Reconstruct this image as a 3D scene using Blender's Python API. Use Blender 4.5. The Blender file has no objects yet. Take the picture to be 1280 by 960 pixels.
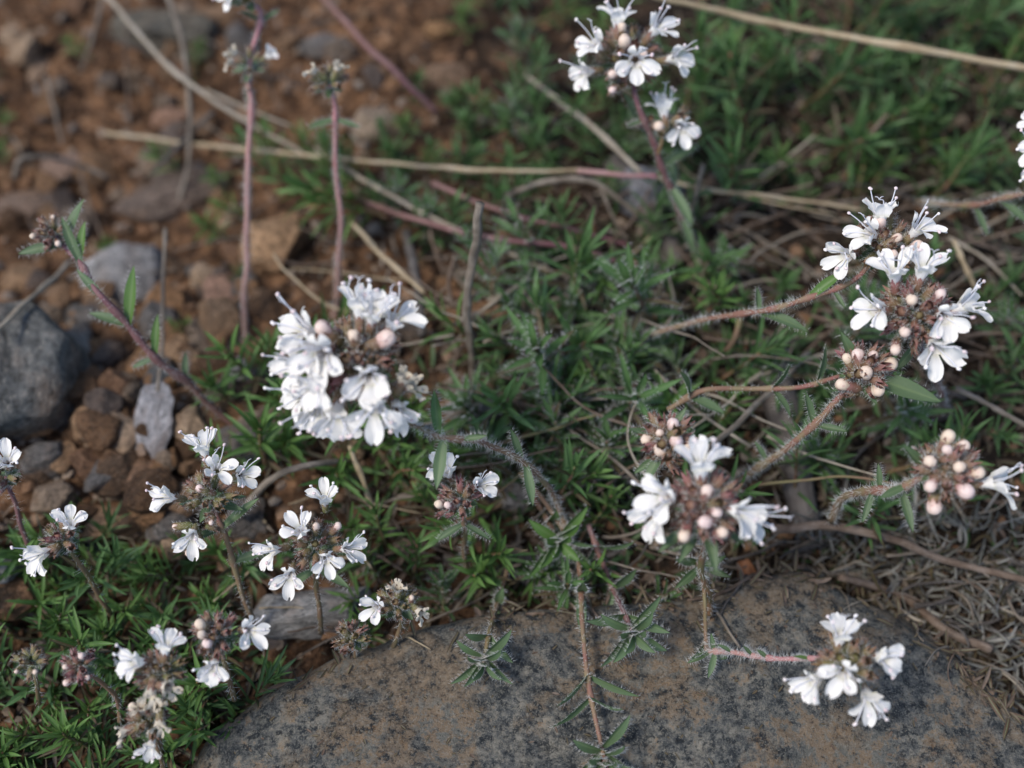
# White-flowered thyme on a stony bank. 1 Blender unit = 1 centimetre (unit scale 0.01).
import bpy, bmesh, math, random
from mathutils import Vector, Matrix, noise
random.seed(7)
R_ = random.Random(11)
sc = bpy.context.scene
sc.unit_settings.system = 'METRIC'
sc.unit_settings.scale_length = 0.01
COL = sc.collection
rad = math.radians

# ------------------------------------------------------------------ camera
LENS, SENS = 40.0, 36.0
PITCH = rad(60)
FW = Vector((0, math.cos(PITCH), -math.sin(PITCH)))
RT = Vector((1, 0, 0))
UP = Vector((0, math.sin(PITCH), math.cos(PITCH)))
CAM = -FW * 25.4
TOCAM = -FW
K = SENS / LENS / 2          # tan of half the field of view
FPX = 640 / K

def ray(px, py):
    return FW + RT * ((px - 640) / 640 * K) + UP * (-(py - 480) / 640 * K)

def at(px, py, h):
    d = ray(px, py)
    return CAM + d * ((h - CAM.z) / d.z)

def depth(p):
    return (p - CAM).dot(FW)

cam_d = bpy.data.cameras.new('camera')
cam_d.lens, cam_d.sensor_width = LENS, SENS
cam_d.clip_start, cam_d.clip_end = 0.1, 20000
cam_d.dof.use_dof = True
cam_d.dof.focus_distance = 20.6
cam_d.dof.aperture_fstop = 0.5 * LENS * 1e-3 / 0.5 / 0.56
cam = bpy.data.objects.new('camera', cam_d)
COL.objects.link(cam)
cam.location = CAM
cam.rotation_euler = (math.pi / 2 - PITCH, 0, 0)
sc.camera = cam

# ------------------------------------------------------------------ light
world = bpy.data.worlds.new('World')
sc.world = world
world.use_nodes = True
wn = world.node_tree
bg = wn.nodes['Background']
sky = wn.nodes.new('ShaderNodeTexSky')
sky.sky_type = 'NISHITA'
sky.sun_disc = False
SUN_EL, SUN_AZ = rad(58), rad(-112)
sky.sun_elevation = SUN_EL
sky.sun_rotation = SUN_AZ
wn.links.new(sky.outputs[0], bg.inputs[0])
bg.inputs[1].default_value = 0.095
sd = bpy.data.lights.new('sun', 'SUN')
sd.energy = 1.5
sd.angle = rad(15)
sd.color = (1.0, 0.94, 0.85)
so = bpy.data.objects.new('sun', sd)
COL.objects.link(so)
sdir = Vector((math.sin(SUN_AZ) * math.cos(SUN_EL), math.cos(SUN_AZ) * math.cos(SUN_EL), math.sin(SUN_EL)))
so.rotation_euler = sdir.to_track_quat('Z', 'Y').to_euler()
sc.view_settings.view_transform = 'Standard'
sc.view_settings.look = 'None'
sc.view_settings.exposure = 1.12
sc.view_settings.gamma = 1

# ------------------------------------------------------------------ materials
class NT:
    def __init__(s, name):
        s.m = bpy.data.materials.new(name)
        s.m.use_nodes = True
        s.t = s.m.node_tree
        s.b = s.t.nodes['Principled BSDF']
        s.out = s.t.nodes['Material Output']
    def n(s, typ, **kw):
        nd = s.t.nodes.new(typ)
        for k, v in kw.items():
            setattr(nd, k, v)
        return nd
    def l(s, a, b):
        s.t.links.new(a, b)
    def coords(s, kind='Object'):
        return s.n('ShaderNodeTexCoord').outputs[kind]
    def noise(s, scale, detail=4, rough=0.6, vec=None, dist=0.0):
        nd = s.n('ShaderNodeTexNoise')
        nd.inputs['Scale'].default_value = scale
        nd.inputs['Detail'].default_value = detail
        nd.inputs['Roughness'].default_value = rough
        nd.inputs['Distortion'].default_value = dist
        s.l(vec if vec is not None else s.coords(), nd.inputs['Vector'])
        return nd.outputs['Fac']
    def ramp(s, fac, stops):
        nd = s.n('ShaderNodeValToRGB')
        e = nd.color_ramp.elements
        while len(e) < len(stops):
            e.new(0.5)
        for el, (p, c) in zip(e, stops):
            el.position = p
            el.color = (*c, 1) if len(c) == 3 else c
        s.l(fac, nd.inputs[0])
        return nd.outputs[0]
    def mix(s, fac, a, b, mode='MIX'):
        nd = s.n('ShaderNodeMix', data_type='RGBA', blend_type=mode)
        for sock, val in ((nd.inputs[0], fac), (nd.inputs[6], a), (nd.inputs[7], b)):
            if isinstance(val, (int, float)):
                sock.default_value = val
            elif isinstance(val, tuple):
                sock.default_value = (*val, 1)
            else:
                s.l(val, sock)
        return nd.outputs[2]
    def math(s, op, a, b=0.0):
        nd = s.n('ShaderNodeMath', operation=op)
        for sock, val in ((nd.inputs[0], a), (nd.inputs[1], b)):
            if isinstance(val, (int, float)):
                sock.default_value = val
            else:
                s.l(val, sock)
        return nd.outputs[0]
    def attr(s, name):
        return s.n('ShaderNodeAttribute', attribute_name=name).outputs['Fac']
    def rnd(s):
        return s.n('ShaderNodeObjectInfo').outputs['Random']
    def color(s, c, rough=0.7, spec=0.3):
        if isinstance(c, tuple):
            s.b.inputs['Base Color'].default_value = (*c, 1)
        else:
            s.l(c, s.b.inputs['Base Color'])
        s.b.inputs['Roughness'].default_value = rough
        s.b.inputs['Specular IOR Level'].default_value = spec
    def bump(s, h, strength=0.5, dist=0.05):
        nd = s.n('ShaderNodeBump')
        nd.inputs['Strength'].default_value = strength
        nd.inputs['Distance'].default_value = dist
        s.l(h, nd.inputs['Height'])
        s.l(nd.outputs[0], s.b.inputs['Normal'])
        return nd.outputs[0]
    def translucent(s, c, amount):
        tr = s.n('ShaderNodeBsdfTranslucent')
        if isinstance(c, tuple):
            tr.inputs[0].default_value = (*c, 1)
        else:
            s.l(c, tr.inputs[0])
        mx = s.n('ShaderNodeMixShader')
        mx.inputs[0].default_value = amount
        s.l(s.b.outputs[0], mx.inputs[1])
        s.l(tr.outputs[0], mx.inputs[2])
        s.l(mx.outputs[0], s.out.inputs['Surface'])

def m_petal(name, ca, cb, tr):
    t = NT(name)
    n = t.noise(5, 2)
    c = t.mix(t.math('MULTIPLY', n, 0.6), ca, cb)
    # inside of the tube is greenish cream
    c2 = t.mix(t.attr('throat'), c, (0.62, 0.60, 0.38))
    t.color(c2, 0.55, 0.25)
    w = t.n('ShaderNodeTexWave', wave_type='BANDS')
    w.inputs['Scale'].default_value = 9
    w.inputs['Distortion'].default_value = 2.5
    t.l(t.coords(), w.inputs['Vector'])
    t.bump(w.outputs['Fac'], 0.25, 0.012)
    t.translucent(c2, tr)
    return t.m

M = {}
M['petal'] = m_petal('white_petal', (0.92, 0.89, 0.84), (0.89, 0.86, 0.83), 0.30)
M['petal_dry'] = m_petal('wilted_petal', (0.72, 0.66, 0.55), (0.50, 0.40, 0.30), 0.25)

t = NT('filament'); t.color((0.84, 0.83, 0.86), 0.5); t.translucent((0.8, 0.8, 0.85), 0.3); M['filament'] = t.m
t = NT('anther')
t.color(t.mix(t.rnd(), (0.84, 0.80, 0.77), (0.70, 0.54, 0.54)), 0.6); M['anther'] = t.m

t = NT('bud')
sep = t.n('ShaderNodeSeparateXYZ'); t.l(t.coords(), sep.inputs[0])
zn = t.math('ADD', t.math('MULTIPLY', sep.outputs[2], 2.6), t.math('MULTIPLY', t.noise(6, 3), 0.45))
a = t.ramp(zn, [(0.35, (0.26, 0.22, 0.10)), (0.62, (0.48, 0.38, 0.25)), (1.05, (0.66, 0.53, 0.41))])
b = t.ramp(zn, [(0.35, (0.30, 0.12, 0.13)), (0.65, (0.50, 0.29, 0.28)), (1.05, (0.68, 0.53, 0.49))])
c = t.mix(t.rnd(), a, b)
c = t.mix(t.ramp(t.noise(11, 4), [(0.54, (0,) * 3), (0.70, (0.5,) * 3)]), c, (0.46, 0.22, 0.21))
t.color(c, 0.6, 0.25)
t.bump(t.noise(16, 4), 0.6, 0.02)
M['bud'] = t.m

t = NT('calyx')
zz = t.attr('u')
green = t.ramp(zz, [(0.0, (0.12, 0.17, 0.05)), (0.6, (0.18, 0.17, 0.06)), (1.0, (0.24, 0.12, 0.08))])
purp = t.ramp(zz, [(0.0, (0.11, 0.12, 0.05)), (0.35, (0.25, 0.10, 0.085)), (1.0, (0.26, 0.085, 0.12))])
oc = t.n('ShaderNodeObjectInfo').outputs['Color']
sepc = t.n('ShaderNodeSeparateColor'); t.l(oc, sepc.inputs[0])
c = t.mix(sepc.outputs[0], green, purp)
c = t.mix(t.math('MULTIPLY', t.noise(12, 3), 0.35), c, (0.30, 0.24, 0.16))
t.color(c, 0.6, 0.3); t.translucent(c, 0.2); M['calyx'] = t.m

def m_leaf(name, dark, light, tip, tr=0.25):
    t = NT(name)
    v = t.math('ADD', t.math('MULTIPLY', t.attr('var'), 0.65), t.math('MULTIPLY', t.rnd(), 0.35))
    c = t.mix(v, dark, light)
    c = t.mix(t.math('MULTIPLY', t.noise(3.5, 4), 0.5), c, tip)
    c = t.mix(t.ramp(t.attr('u'), [(0.0, (0.55,) * 3), (0.25, (0.0,) * 3)]), c, (0.17, 0.24, 0.11))
    t.color(c, 0.5, 0.35)
    t.bump(t.noise(22, 3), 0.35, 0.02)
    t.translucent(t.mix(0.4, c, (0.16, 0.26, 0.04)), tr)
    return t.m
M['leaf'] = m_leaf('leaf_green', (0.036, 0.092, 0.030), (0.090, 0.190, 0.062), (0.12, 0.19, 0.07))
M['leaf_bright'] = m_leaf('leaf_bright_green', (0.046, 0.115, 0.026), (0.110, 0.220, 0.054), (0.14, 0.22, 0.06))
M['leaf_dark'] = m_leaf('leaf_dull_green', (0.028, 0.066, 0.026), (0.066, 0.125, 0.046), (0.10, 0.13, 0.06))
M['leaf_pale'] = m_leaf('leaf_pale_hairy', (0.060, 0.105, 0.052), (0.115, 0.185, 0.090), (0.14, 0.19, 0.10))
M['leaf_grey'] = m_leaf('leaf_withered_grey', (0.055, 0.050, 0.048), (0.36, 0.34, 0.325), (0.13, 0.12, 0.11), 0.1)
M['leaf_dead'] = m_leaf('leaf_dead_brown', (0.022, 0.015, 0.010), (0.085, 0.056, 0.036), (0.11, 0.065, 0.036), 0.1)

def m_stem(name, lo, hi, alt):
    t = NT(name)
    c = t.ramp(t.attr('u'), [(0.0, lo), (1.0, hi)])
    c = t.mix(t.ramp(t.noise(2.6, 4), [(0.42, (0,) * 3), (0.62, (1,) * 3)]), c, alt)
    t.color(c, 0.6, 0.3)
    t.bump(t.noise(16, 3), 0.4, 0.02)
    return t.m
M['stem_red'] = m_stem('stem_reddish', (0.17, 0.11, 0.065), (0.22, 0.088, 0.082), (0.19, 0.15, 0.085))
M['stem_purple'] = m_stem('stem_purple', (0.15, 0.085, 0.06), (0.15, 0.06, 0.085), (0.20, 0.11, 0.10))
M['stem_pink'] = m_stem('stem_pink', (0.26, 0.17, 0.13), (0.40, 0.16, 0.19), (0.34, 0.20, 0.19))
M['stem_brown'] = m_stem('stem_brown', (0.12, 0.075, 0.045), (0.20, 0.125, 0.08), (0.15, 0.13, 0.06))
M['stem_green'] = m_stem('stem_green', (0.15, 0.10, 0.05), (0.10, 0.13, 0.05), (0.20, 0.09, 0.06))
t = NT('hair'); t.color((0.72, 0.72, 0.70), 0.5); t.translucent((0.75, 0.75, 0.72), 0.4); M['hair'] = t.m

def m_wood(name, a_, b_, c_, sc_=2.0):
    t = NT(name)
    n1 = t.noise(sc_, 5, 0.65, dist=0.4)
    col = t.ramp(n1, [(0.3, a_), (0.5, b_), (0.72, c_)])
    mp = t.attr('ring')
    cmb = t.n('ShaderNodeCombineXYZ')
    t.l(t.math('MULTIPLY', mp, 22.0), cmb.inputs[0])
    t.l(t.math('MULTIPLY', t.attr('u'), 5.0), cmb.inputs[1])
    n2 = t.noise(1.0, 4, 0.6, vec=cmb.outputs[0])
    col = t.mix(t.ramp(n2, [(0.35, (0.6,) * 3), (0.6, (0,) * 3)]), col, tuple(x * 0.45 for x in a_))
    t.color(col, 0.75, 0.2)
    t.bump(n2, 0.6, 0.03)
    return t.m
M['straw'] = m_wood('dry_straw', (0.30, 0.22, 0.13), (0.43, 0.34, 0.22), (0.50, 0.43, 0.32))
M['straw_grey'] = m_wood('weathered_straw', (0.25, 0.20, 0.15), (0.37, 0.32, 0.25), (0.47, 0.42, 0.35))
M['twig'] = m_wood('twig_bark', (0.085, 0.055, 0.038), (0.16, 0.115, 0.085), (0.24, 0.19, 0.155))
M['twig_grey'] = m_wood('grey_twig', (0.115, 0.090, 0.070), (0.21, 0.175, 0.140), (0.35, 0.305, 0.255))
M['twig_dark'] = m_wood('dark_twig', (0.05, 0.042, 0.037), (0.095, 0.083, 0.075), (0.16, 0.145, 0.135))
M['deadwood'] = m_wood('dead_wood', (0.060, 0.050, 0.046), (0.105, 0.090, 0.082), (0.16, 0.142, 0.130), 1.0)

t = NT('soil')
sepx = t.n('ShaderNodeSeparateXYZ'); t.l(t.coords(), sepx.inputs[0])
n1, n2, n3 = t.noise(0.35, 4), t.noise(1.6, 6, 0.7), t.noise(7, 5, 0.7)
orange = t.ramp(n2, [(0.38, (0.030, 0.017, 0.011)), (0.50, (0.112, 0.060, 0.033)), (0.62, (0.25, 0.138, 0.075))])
humus_shade = t.ramp(n2, [(0.36, (0.010, 0.008, 0.007)), (0.52, (0.022, 0.016, 0.012)), (0.66, (0.065, 0.040, 0.025))])  # dark humous soil, plus vegetation shade painted into the colour towards the right
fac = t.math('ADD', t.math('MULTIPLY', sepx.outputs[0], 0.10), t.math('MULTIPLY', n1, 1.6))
c = t.mix(t.ramp(fac, [(0.42, (0,) * 3), (0.95, (1,) * 3)]), orange, humus_shade)
c = t.mix(t.ramp(n3, [(0.55, (0,) * 3), (0.72, (0.7,) * 3)]), c, (0.22, 0.16, 0.115))
c = t.mix(t.ramp(n3, [(0.30, (0.7,) * 3), (0.45, (0,) * 3)]), c, (0.025, 0.018, 0.013))
t.color(c, 0.95, 0.1)
t.bump(t.mix(0.5, n2, n3), 1.0, 0.22)
M['soil'] = t.m

t = NT('stone')
oc = t.n('ShaderNodeObjectInfo').outputs['Color']
n1, n2, n3 = t.noise(1.1, 5, 0.65), t.noise(4.5, 6, 0.75), t.noise(15, 4, 0.7)
c = t.mix(1.0, oc, t.ramp(n2, [(0.36, (0.30,) * 3), (0.5, (0.85,) * 3), (0.64, (1.45,) * 3)]), 'MULTIPLY')
c = t.mix(t.ramp(n1, [(0.50, (0,) * 3), (0.64, (0.5,) * 3)]), c, (0.16, 0.085, 0.042))
c = t.mix(t.ramp(n3, [(0.56, (0,) * 3), (0.66, (0.45,) * 3)]), c, (0.36, 0.32, 0.27))
c = t.mix(t.ramp(n3, [(0.36, (0.7,) * 3), (0.46, (0,) * 3)]), c, (0.03, 0.025, 0.02))
t.color(c, 0.9, 0.15)
t.bump(t.mix(0.4, n2, n3), 1.0, 0.2)
M['stone'] = t.m

t = NT('lichen_rock')
n0, n1, n2, n3 = t.noise(0.22, 4, 0.6), t.noise(0.9, 6, 0.7, dist=0.3), t.noise(3.2, 7, 0.78), t.noise(13, 6, 0.8)
n4 = t.noise(4.2, 6, 0.75)
n5 = t.noise(24, 3, 0.7)
base = t.ramp(n2, [(0.40, (0.040, 0.046, 0.054)), (0.48, (0.115, 0.118, 0.122)), (0.55, (0.20, 0.188, 0.172)), (0.64, (0.31, 0.285, 0.255))])
tan = t.ramp(n4, [(0.38, (0.065, 0.052, 0.042)), (0.5, (0.185, 0.135, 0.096)), (0.62, (0.31, 0.23, 0.165))])
f = t.math('ADD', t.math('MULTIPLY', n1, 0.65), t.math('MULTIPLY', n0, 0.40))
c = t.mix(t.ramp(f, [(0.515, (0,) * 3), (0.57, (0.8,) * 3)]), base, tan)
c = t.mix(t.ramp(n4, [(0.41, (0.9,) * 3), (0.47, (0,) * 3)]), c, (0.020, 0.026, 0.034))
n6 = t.noise(0.55, 5, 0.7, dist=0.6)
c = t.mix(t.ramp(n6, [(0.56, (0,) * 3), (0.62, (0.7,) * 3)]), c, (0.20, 0.195, 0.18))
c = t.mix(t.ramp(n6, [(0.36, (0.45,) * 3), (0.42, (0,) * 3)]), c, (0.060, 0.056, 0.052))
c = t.mix(t.ramp(t.math('MULTIPLY', n6, n2), [(0.295, (0,) * 3), (0.32, (0.5,) * 3)]), c, (0.28, 0.165, 0.085))
c = t.mix(t.ramp(n3, [(0.55, (0,) * 3), (0.63, (0.7,) * 3)]), c, (0.27, 0.255, 0.24))
c = t.mix(t.ramp(n3, [(0.37, (0.85,) * 3), (0.455, (0,) * 3)]), c, (0.018, 0.018, 0.021))
c = t.mix(t.ramp(n5, [(0.56, (0,) * 3), (0.66, (0.6,) * 3)]), c, (0.32, 0.30, 0.27))
c = t.mix(1.0, c, (0.90, 0.89, 0.81), 'MULTIPLY')
t.color(c, 0.88, 0.2)
t.bump(t.mix(0.5, n4, n3), 1.0, 0.16)
M['rock'] = t.m

# ------------------------------------------------------------------ mesh builder
class MB:
    def __init__(s):
        s.v, s.f, s.mi = [], [], []
        s.var, s.u, s.ring, s.throat = [], [], [], []
    def vert(s, p, var=0.0, u=0.0, ring=0.0, throat=0.0):
        s.v.append(p); s.var.append(var); s.u.append(u); s.ring.append(ring); s.throat.append(throat)
        return len(s.v) - 1
    def face(s, ids, mi=0):
        s.f.append(ids); s.mi.append(mi)
    def mesh(s, name, mats, origin=None, smooth=True):
        me = bpy.data.meshes.new(name)
        vv = s.v if origin is None else [p - origin for p in s.v]
        me.from_pydata([tuple(p) for p in vv], [], s.f)
        for m in mats:
            me.materials.append(m)
        me.polygons.foreach_set('material_index', s.mi)
        me.polygons.foreach_set('use_smooth', [smooth] * len(s.f))
        for nm, data in (('var', s.var), ('u', s.u), ('ring', s.ring), ('throat', s.throat)):
            if any(data):
                at_ = me.attributes.new(nm, 'FLOAT', 'POINT')
                at_.data.foreach_set('value', data)
        me.update()
        return me

def link(name, me, parent=None, loc=None, color=None):
    o = bpy.data.objects.new(name, me)
    COL.objects.link(o)
    if parent is not None:
        o.parent = parent
    if loc is not None:
        o.location = loc
    if color is not None:
        o.color = (*color, 1)
    return o

def tag(o, label=None, cat=None, group=None, kind=None):
    if label: o['label'] = label
    if cat: o['category'] = cat
    if group: o['group'] = group
    if kind: o['kind'] = kind
    return o

def empty(name, loc):
    o = bpy.data.objects.new(name, None)
    o.empty_display_size = 0.5
    COL.objects.link(o)
    o.location = loc
    return o

def frames(pts):
    n = len(pts)
    tans = [(pts[min(i + 1, n - 1)] - pts[max(i - 1, 0)]).normalized() for i in range(n)]
    a = tans[0].orthogonal().normalized()
    out = []
    for i in range(n):
        a = (a - tans[i] * a.dot(tans[i]))
        a = a.normalized() if a.length > 1e-6 else tans[i].orthogonal().normalized()
        out.append((tans[i], a, tans[i].cross(a)))
    return out

def spline(pts, per=8):
    p = [pts[0] * 2 - pts[1]] + list(pts) + [pts[-1] * 2 - pts[-2]]
    out = []
    for i in range(1, len(p) - 2):
        for k in range(per):
            t = k / per
            a, b, c, d = p[i - 1], p[i], p[i + 1], p[i + 2]
            out.append(0.5 * ((2 * b) + (c - a) * t + (2 * a - 5 * b + 4 * c - d) * t * t + (3 * b - a - 3 * c + d) * t ** 3))
    out.append(pts[-1].copy())
    return out

def tube(mb, pts, r0, r1, sides=8, mi=0, lump=0.0, var=0.0, flat=1.0, cap=True, nodes=()):
    fr = frames(pts)
    n = len(pts)
    rings = []
    for i, (p, (tn, a, b)) in enumerate(zip(pts, fr)):
        u = i / (n - 1)
        r = r0 + (r1 - r0) * u
        for nd in nodes:
            r *= 1 + 0.45 * math.exp(-((u - nd) * len(pts) / 1.6) ** 2)
        ids = []
        for k in range(sides):
            th = 2 * math.pi * k / sides
            rr = r
            if lump:
                q = p * (0.8 / max(r, 0.02) * 0.35)
                rr *= 1 + lump * noise.noise(q + Vector((math.cos(th), math.sin(th), 0)) * 0.7)
            ids.append(mb.vert(p + (a * math.cos(th) + b * (math.sin(th) * flat)) * rr, var, max(u, 1e-4), k / sides))
        rings.append(ids)
    for i in range(n - 1):
        for k in range(sides):
            k2 = (k + 1) % sides
            mb.face((rings[i][k], rings[i][k2], rings[i + 1][k2], rings[i + 1][k]), mi)
    if cap:
        mb.face(tuple(reversed(rings[0])), mi)
        mb.face(tuple(rings[-1]), mi)
    return fr

def hair(mb, p, d, L, r=0.0042, mi=1):
    a = d.orthogonal().normalized() * r
    b = d.cross(a).normalized() * r
    i = mb.vert(p + a); j = mb.vert(p - a * 0.5 + b * 0.87); k = mb.vert(p - a * 0.5 - b * 0.87)
    bend = Vector((R_.uniform(-1, 1), R_.uniform(-1, 1), R_.uniform(-1, 1))) * (L * 0.25)
    e = mb.vert(p + d * L + bend)
    mb.face((i, j, e), mi); mb.face((j, k, e), mi); mb.face((k, i, e), mi)

def hairs_on(mb, pts, r0, r1, dens, L, mi=1):
    fr = frames(pts)
    for i in range(len(pts) - 1):
        seg = (pts[i + 1] - pts[i]).length
        cnt = dens * seg * max(0.15, 1 + 1.3 * noise.noise(pts[i] * 1.7))
        cnt = int(cnt) + (R_.random() < cnt - int(cnt))
        for _ in range(cnt):
            t_ = R_.random(); th = R_.uniform(0, 2 * math.pi)
            p = pts[i].lerp(pts[i + 1], t_)
            tn, a, b = fr[i]
            d = a * math.cos(th) + b * math.sin(th)
            r = r0 + (r1 - r0) * i / (len(pts) - 1)
            dd = (d + tn * R_.uniform(-0.7, 0.5)).normalized()
            hair(mb, p + d * r * 0.9, dd, L * R_.uniform(0.55, 1.3), mi=mi)

def leaf(mb, base, d, up, L, W, curl=0.3, var=0.5, mi=0, hmi=None, nh=0, segs=7, fold=0.35, twist=0.0):
    """narrow lance-shaped leaf: a folded, curved strip"""
    d = d.normalized()
    side = d.cross(up)
    side = side.normalized() if side.length > 1e-5 else d.orthogonal().normalized()
    nrm = side.cross(d).normalized()
    p = base.copy()
    rows = []
    for i in range(segs + 1):
        t_ = i / segs
        w = W * 0.5 * (0.32 + 0.68 * math.sin(min(1, t_ * 1.35 + 0.12) * math.pi / 2)) * (1 - max(0, (t_ - 0.35) / 0.65) ** 2.2) + 0.004
        ang = curl * (t_ ** 1.4)
        dd = d * math.cos(ang) - nrm * math.sin(ang)
        nn = nrm * math.cos(ang) + d * math.sin(ang)
        tw = twist * t_
        ss = side * math.cos(tw) + nn * math.sin(tw)
        n2 = nn * math.cos(tw) - side * math.sin(tw)
        f_ = fold * w
        ids = (mb.vert(p - ss * w + n2 * f_, var, 1.0), mb.vert(p - ss * w * 0.5 + n2 * f_ * 0.3, var, 0.5), mb.vert(p.copy(), var, 0.0),
               mb.vert(p + ss * w * 0.5 + n2 * f_ * 0.3, var, 0.5), mb.vert(p + ss * w + n2 * f_, var, 1.0))
        rows.append(ids)
        if nh and hmi is not None and i < segs:
            for _ in range(nh):
                for sg in (-1, 1):
                    q = p + ss * (w * sg) + n2 * f_ + dd * (L / segs * R_.random())
                    hair(mb, q, (ss * sg + dd * R_.uniform(-0.2, 0.6) + n2 * R_.uniform(-0.4, 0.6)).normalized(), R_.uniform(0.06, 0.13), 0.003, hmi)
        p = p + dd * (L / segs)
    for i in range(segs):
        for k in range(4):
            mb.face((rows[i][k], rows[i][k + 1], rows[i + 1][k + 1], rows[i + 1][k]), mi)

# ------------------------------------------------------------------ terrain
def sm(x):
    x = min(1.0, max(0.0, x))
    return x * x * (3 - 2 * x)

def terrain_base(x, y):
    z = -2.4 * sm((-x - 0.5) / 9.0) * sm((y + 1.0) / 8.0)
    z += 0.5 * noise.noise(Vector((x * 0.22, y * 0.22, 3.1)))
    z -= 0.7 * sm((-y - 2.6) / 2.0)            # lower where the flat rock lies
    return z

def terrain(x, y):
    z = terrain_base(x, y)
    if abs(x) < 60 and abs(y) < 60:
        k = 1 + 2.0 * sm((-x + 1) / 5)
        z += 0.26 * noise.noise(Vector((x * 0.9, y * 0.9, 7.7)))
        z += 0.17 * k * abs(noise.noise(Vector((x * 2.0, y * 2.0, 1.7))))
        z += 0.06 * k * noise.noise(Vector((x * 3.9, y * 3.9, 5.7)))
        z += 0.06 * noise.noise(Vector((x * 6, y * 6, 0.7)))
    return z

def ground(px, py, lift=0.0):
    h = 0.0
    for _ in range(7):
        p = at(px, py, h)
        h = h * 0.3 + 0.7 * (terrain(p.x, p.y) + lift)
    p = at(px, py, h)
    p.z = terrain(p.x, p.y) + lift
    return p

def axis_lines(c0, c1, step):
    a = []
    x = c0
    while x <= c1:
        a.append(x); x += step
    s, x = step, a[-1]
    hi = []
    while x < 6000:
        s *= 1.28; x += s; hi.append(x)
    s, x = step, a[0]
    lo = []
    while x > -6000:
        s *= 1.28; x -= s; lo.append(x)
    return list(reversed(lo)) + a + hi

xs, ys = axis_lines(-18, 18, 0.125), axis_lines(-11, 17, 0.125)
g = MB()
for y in ys:
    for x in xs:
        g.vert(Vector((x, y, terrain(x, y))))
W_ = len(xs)
for j in range(len(ys) - 1):
    for i in range(W_ - 1):
        q = j * W_ + i
        g.face((q, q + 1, q + W_ + 1, q + W_))
tag(link('ground', g.mesh('ground', [M['soil']])), 'brown crumbly soil bank with dark humous soil and painted-in shade towards the plants', None, None, 'structure')
bpy.data.objects['ground']['category'] = 'ground'

# ------------------------------------------------------------------ the flat rock
def inside(poly, x, y):
    c = False
    for i in range(len(poly)):
        (x1, y1), (x2, y2) = poly[i - 1], poly[i]
        if (y1 > y) != (y2 > y) and x < (x2 - x1) * (y - y1) / (y2 - y1) + x1:
            c = not c
    return c

ROCK_PX = [(215, 985), (245, 935), (268, 900), (330, 862), (420, 822), (530, 782), (640, 762), (760, 752), (860, 742), (940, 716), (1010, 708),
           (1085, 728), (1150, 768), (1215, 818), (1275, 868), (1360, 930), (1400, 1060), (1200, 1200), (760, 1240), (380, 1200), (235, 1090)]
rp = [at(a_, b_, 0.55) for a_, b_ in ROCK_PX]
rp = [p.lerp(q, 0.5 * k) for p, q in zip(rp, rp[1:] + rp[:1]) for k in (0, 1)]
CUTS = [(Vector((0.80, 0.60)), at(1075, 800, 0.8), 0.30), (Vector((-0.55, 0.83)), at(430, 880, 0.8), 0.22), (Vector((0.05, 1.0)), at(760, 800, 0.8), 0.28), (Vector((-0.9, -0.3)), at(380, 930, 0.8), 0.25), (Vector((0.45, -0.9)), at(900, 900, 0.8), 0.10)]
rc = at(790, 985, 0)
ROCK_XY = [(p.x, p.y) for p in rp]
SEG = 220
def rock_radius(th):
    dx, dy = math.cos(th), math.sin(th)
    best = 0
    for i in range(len(ROCK_XY)):
        (x1, y1), (x2, y2) = ROCK_XY[i - 1], ROCK_XY[i]
        x1 -= rc.x; x2 -= rc.x; y1 -= rc.y; y2 -= rc.y
        den = dx * (y2 - y1) - dy * (x2 - x1)
        if abs(den) < 1e-9: continue
        tt = (x1 * (y2 - y1) - y1 * (x2 - x1)) / den
        ss = (x1 * dy - y1 * dx) / den
        if 0 <= ss <= 1 and tt > 0:
            best = max(best, tt)
    return best
RR = [rock_radius(2 * math.pi * k / SEG) * (1 + 0.016 * noise.noise(Vector((math.cos(k / SEG * 6.2832) * 7, math.sin(k / SEG * 6.2832) * 7, 1))) + 0.008 * noise.noise(Vector((math.cos(k / SEG * 6.2832) * 22, math.sin(k / SEG * 6.2832) * 22, 1)))) for k in range(SEG)]
def rock_top(x, y, s):
    z = 1.15 - 0.14 * s * s - 0.38 * max(0.0, (s - 0.91) / 0.09) ** 2.2
    q = Vector((x, y)) + Vector((noise.noise(Vector((x * 0.8, y * 0.8, 1))), noise.noise(Vector((x * 0.8, y * 0.8, 5))))) * 0.25
    for n_, c_, k_ in CUTS:
        z -= k_ * max(0.0, n_.dot(q - c_.xy))
    z += 0.24 * noise.noise(Vector((x * 0.35, y * 0.35, 9.0))) + 0.12 * noise.noise(Vector((x * 1.1, y * 1.1, 4.0)))
    z += 0.05 * noise.noise(Vector((x * 3.1, y * 3.1, 2.0))) - 0.05 * max(0, noise.noise(Vector((x * 1.7 + 4, y * 1.7, 6.0)))) + 0.02 * noise.noise(Vector((x * 9, y * 9, 2.0)))
    return z
def on_rock(x, y):
    dx, dy = x - rc.x, y - rc.y
    r = math.hypot(dx, dy)
    k = int((math.atan2(dy, dx) % (2 * math.pi)) / (2 * math.pi) * SEG) % SEG
    s = r / RR[k]
    return rock_top(x, y, s) if s <= 1 else None
m = MB()
NR = 130
rows = []
ctr = m.vert(Vector((rc.x, rc.y, rock_top(rc.x, rc.y, 0))))
for i in range(1, NR + 1):
    s = i / NR
    ids = []
    for k in range(SEG):
        th = 2 * math.pi * k / SEG
        x, y = rc.x + math.cos(th) * RR[k] * s, rc.y + math.sin(th) * RR[k] * s
        ids.append(m.vert(Vector((x, y, rock_top(x, y, s)))))
    rows.append(ids)
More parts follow.
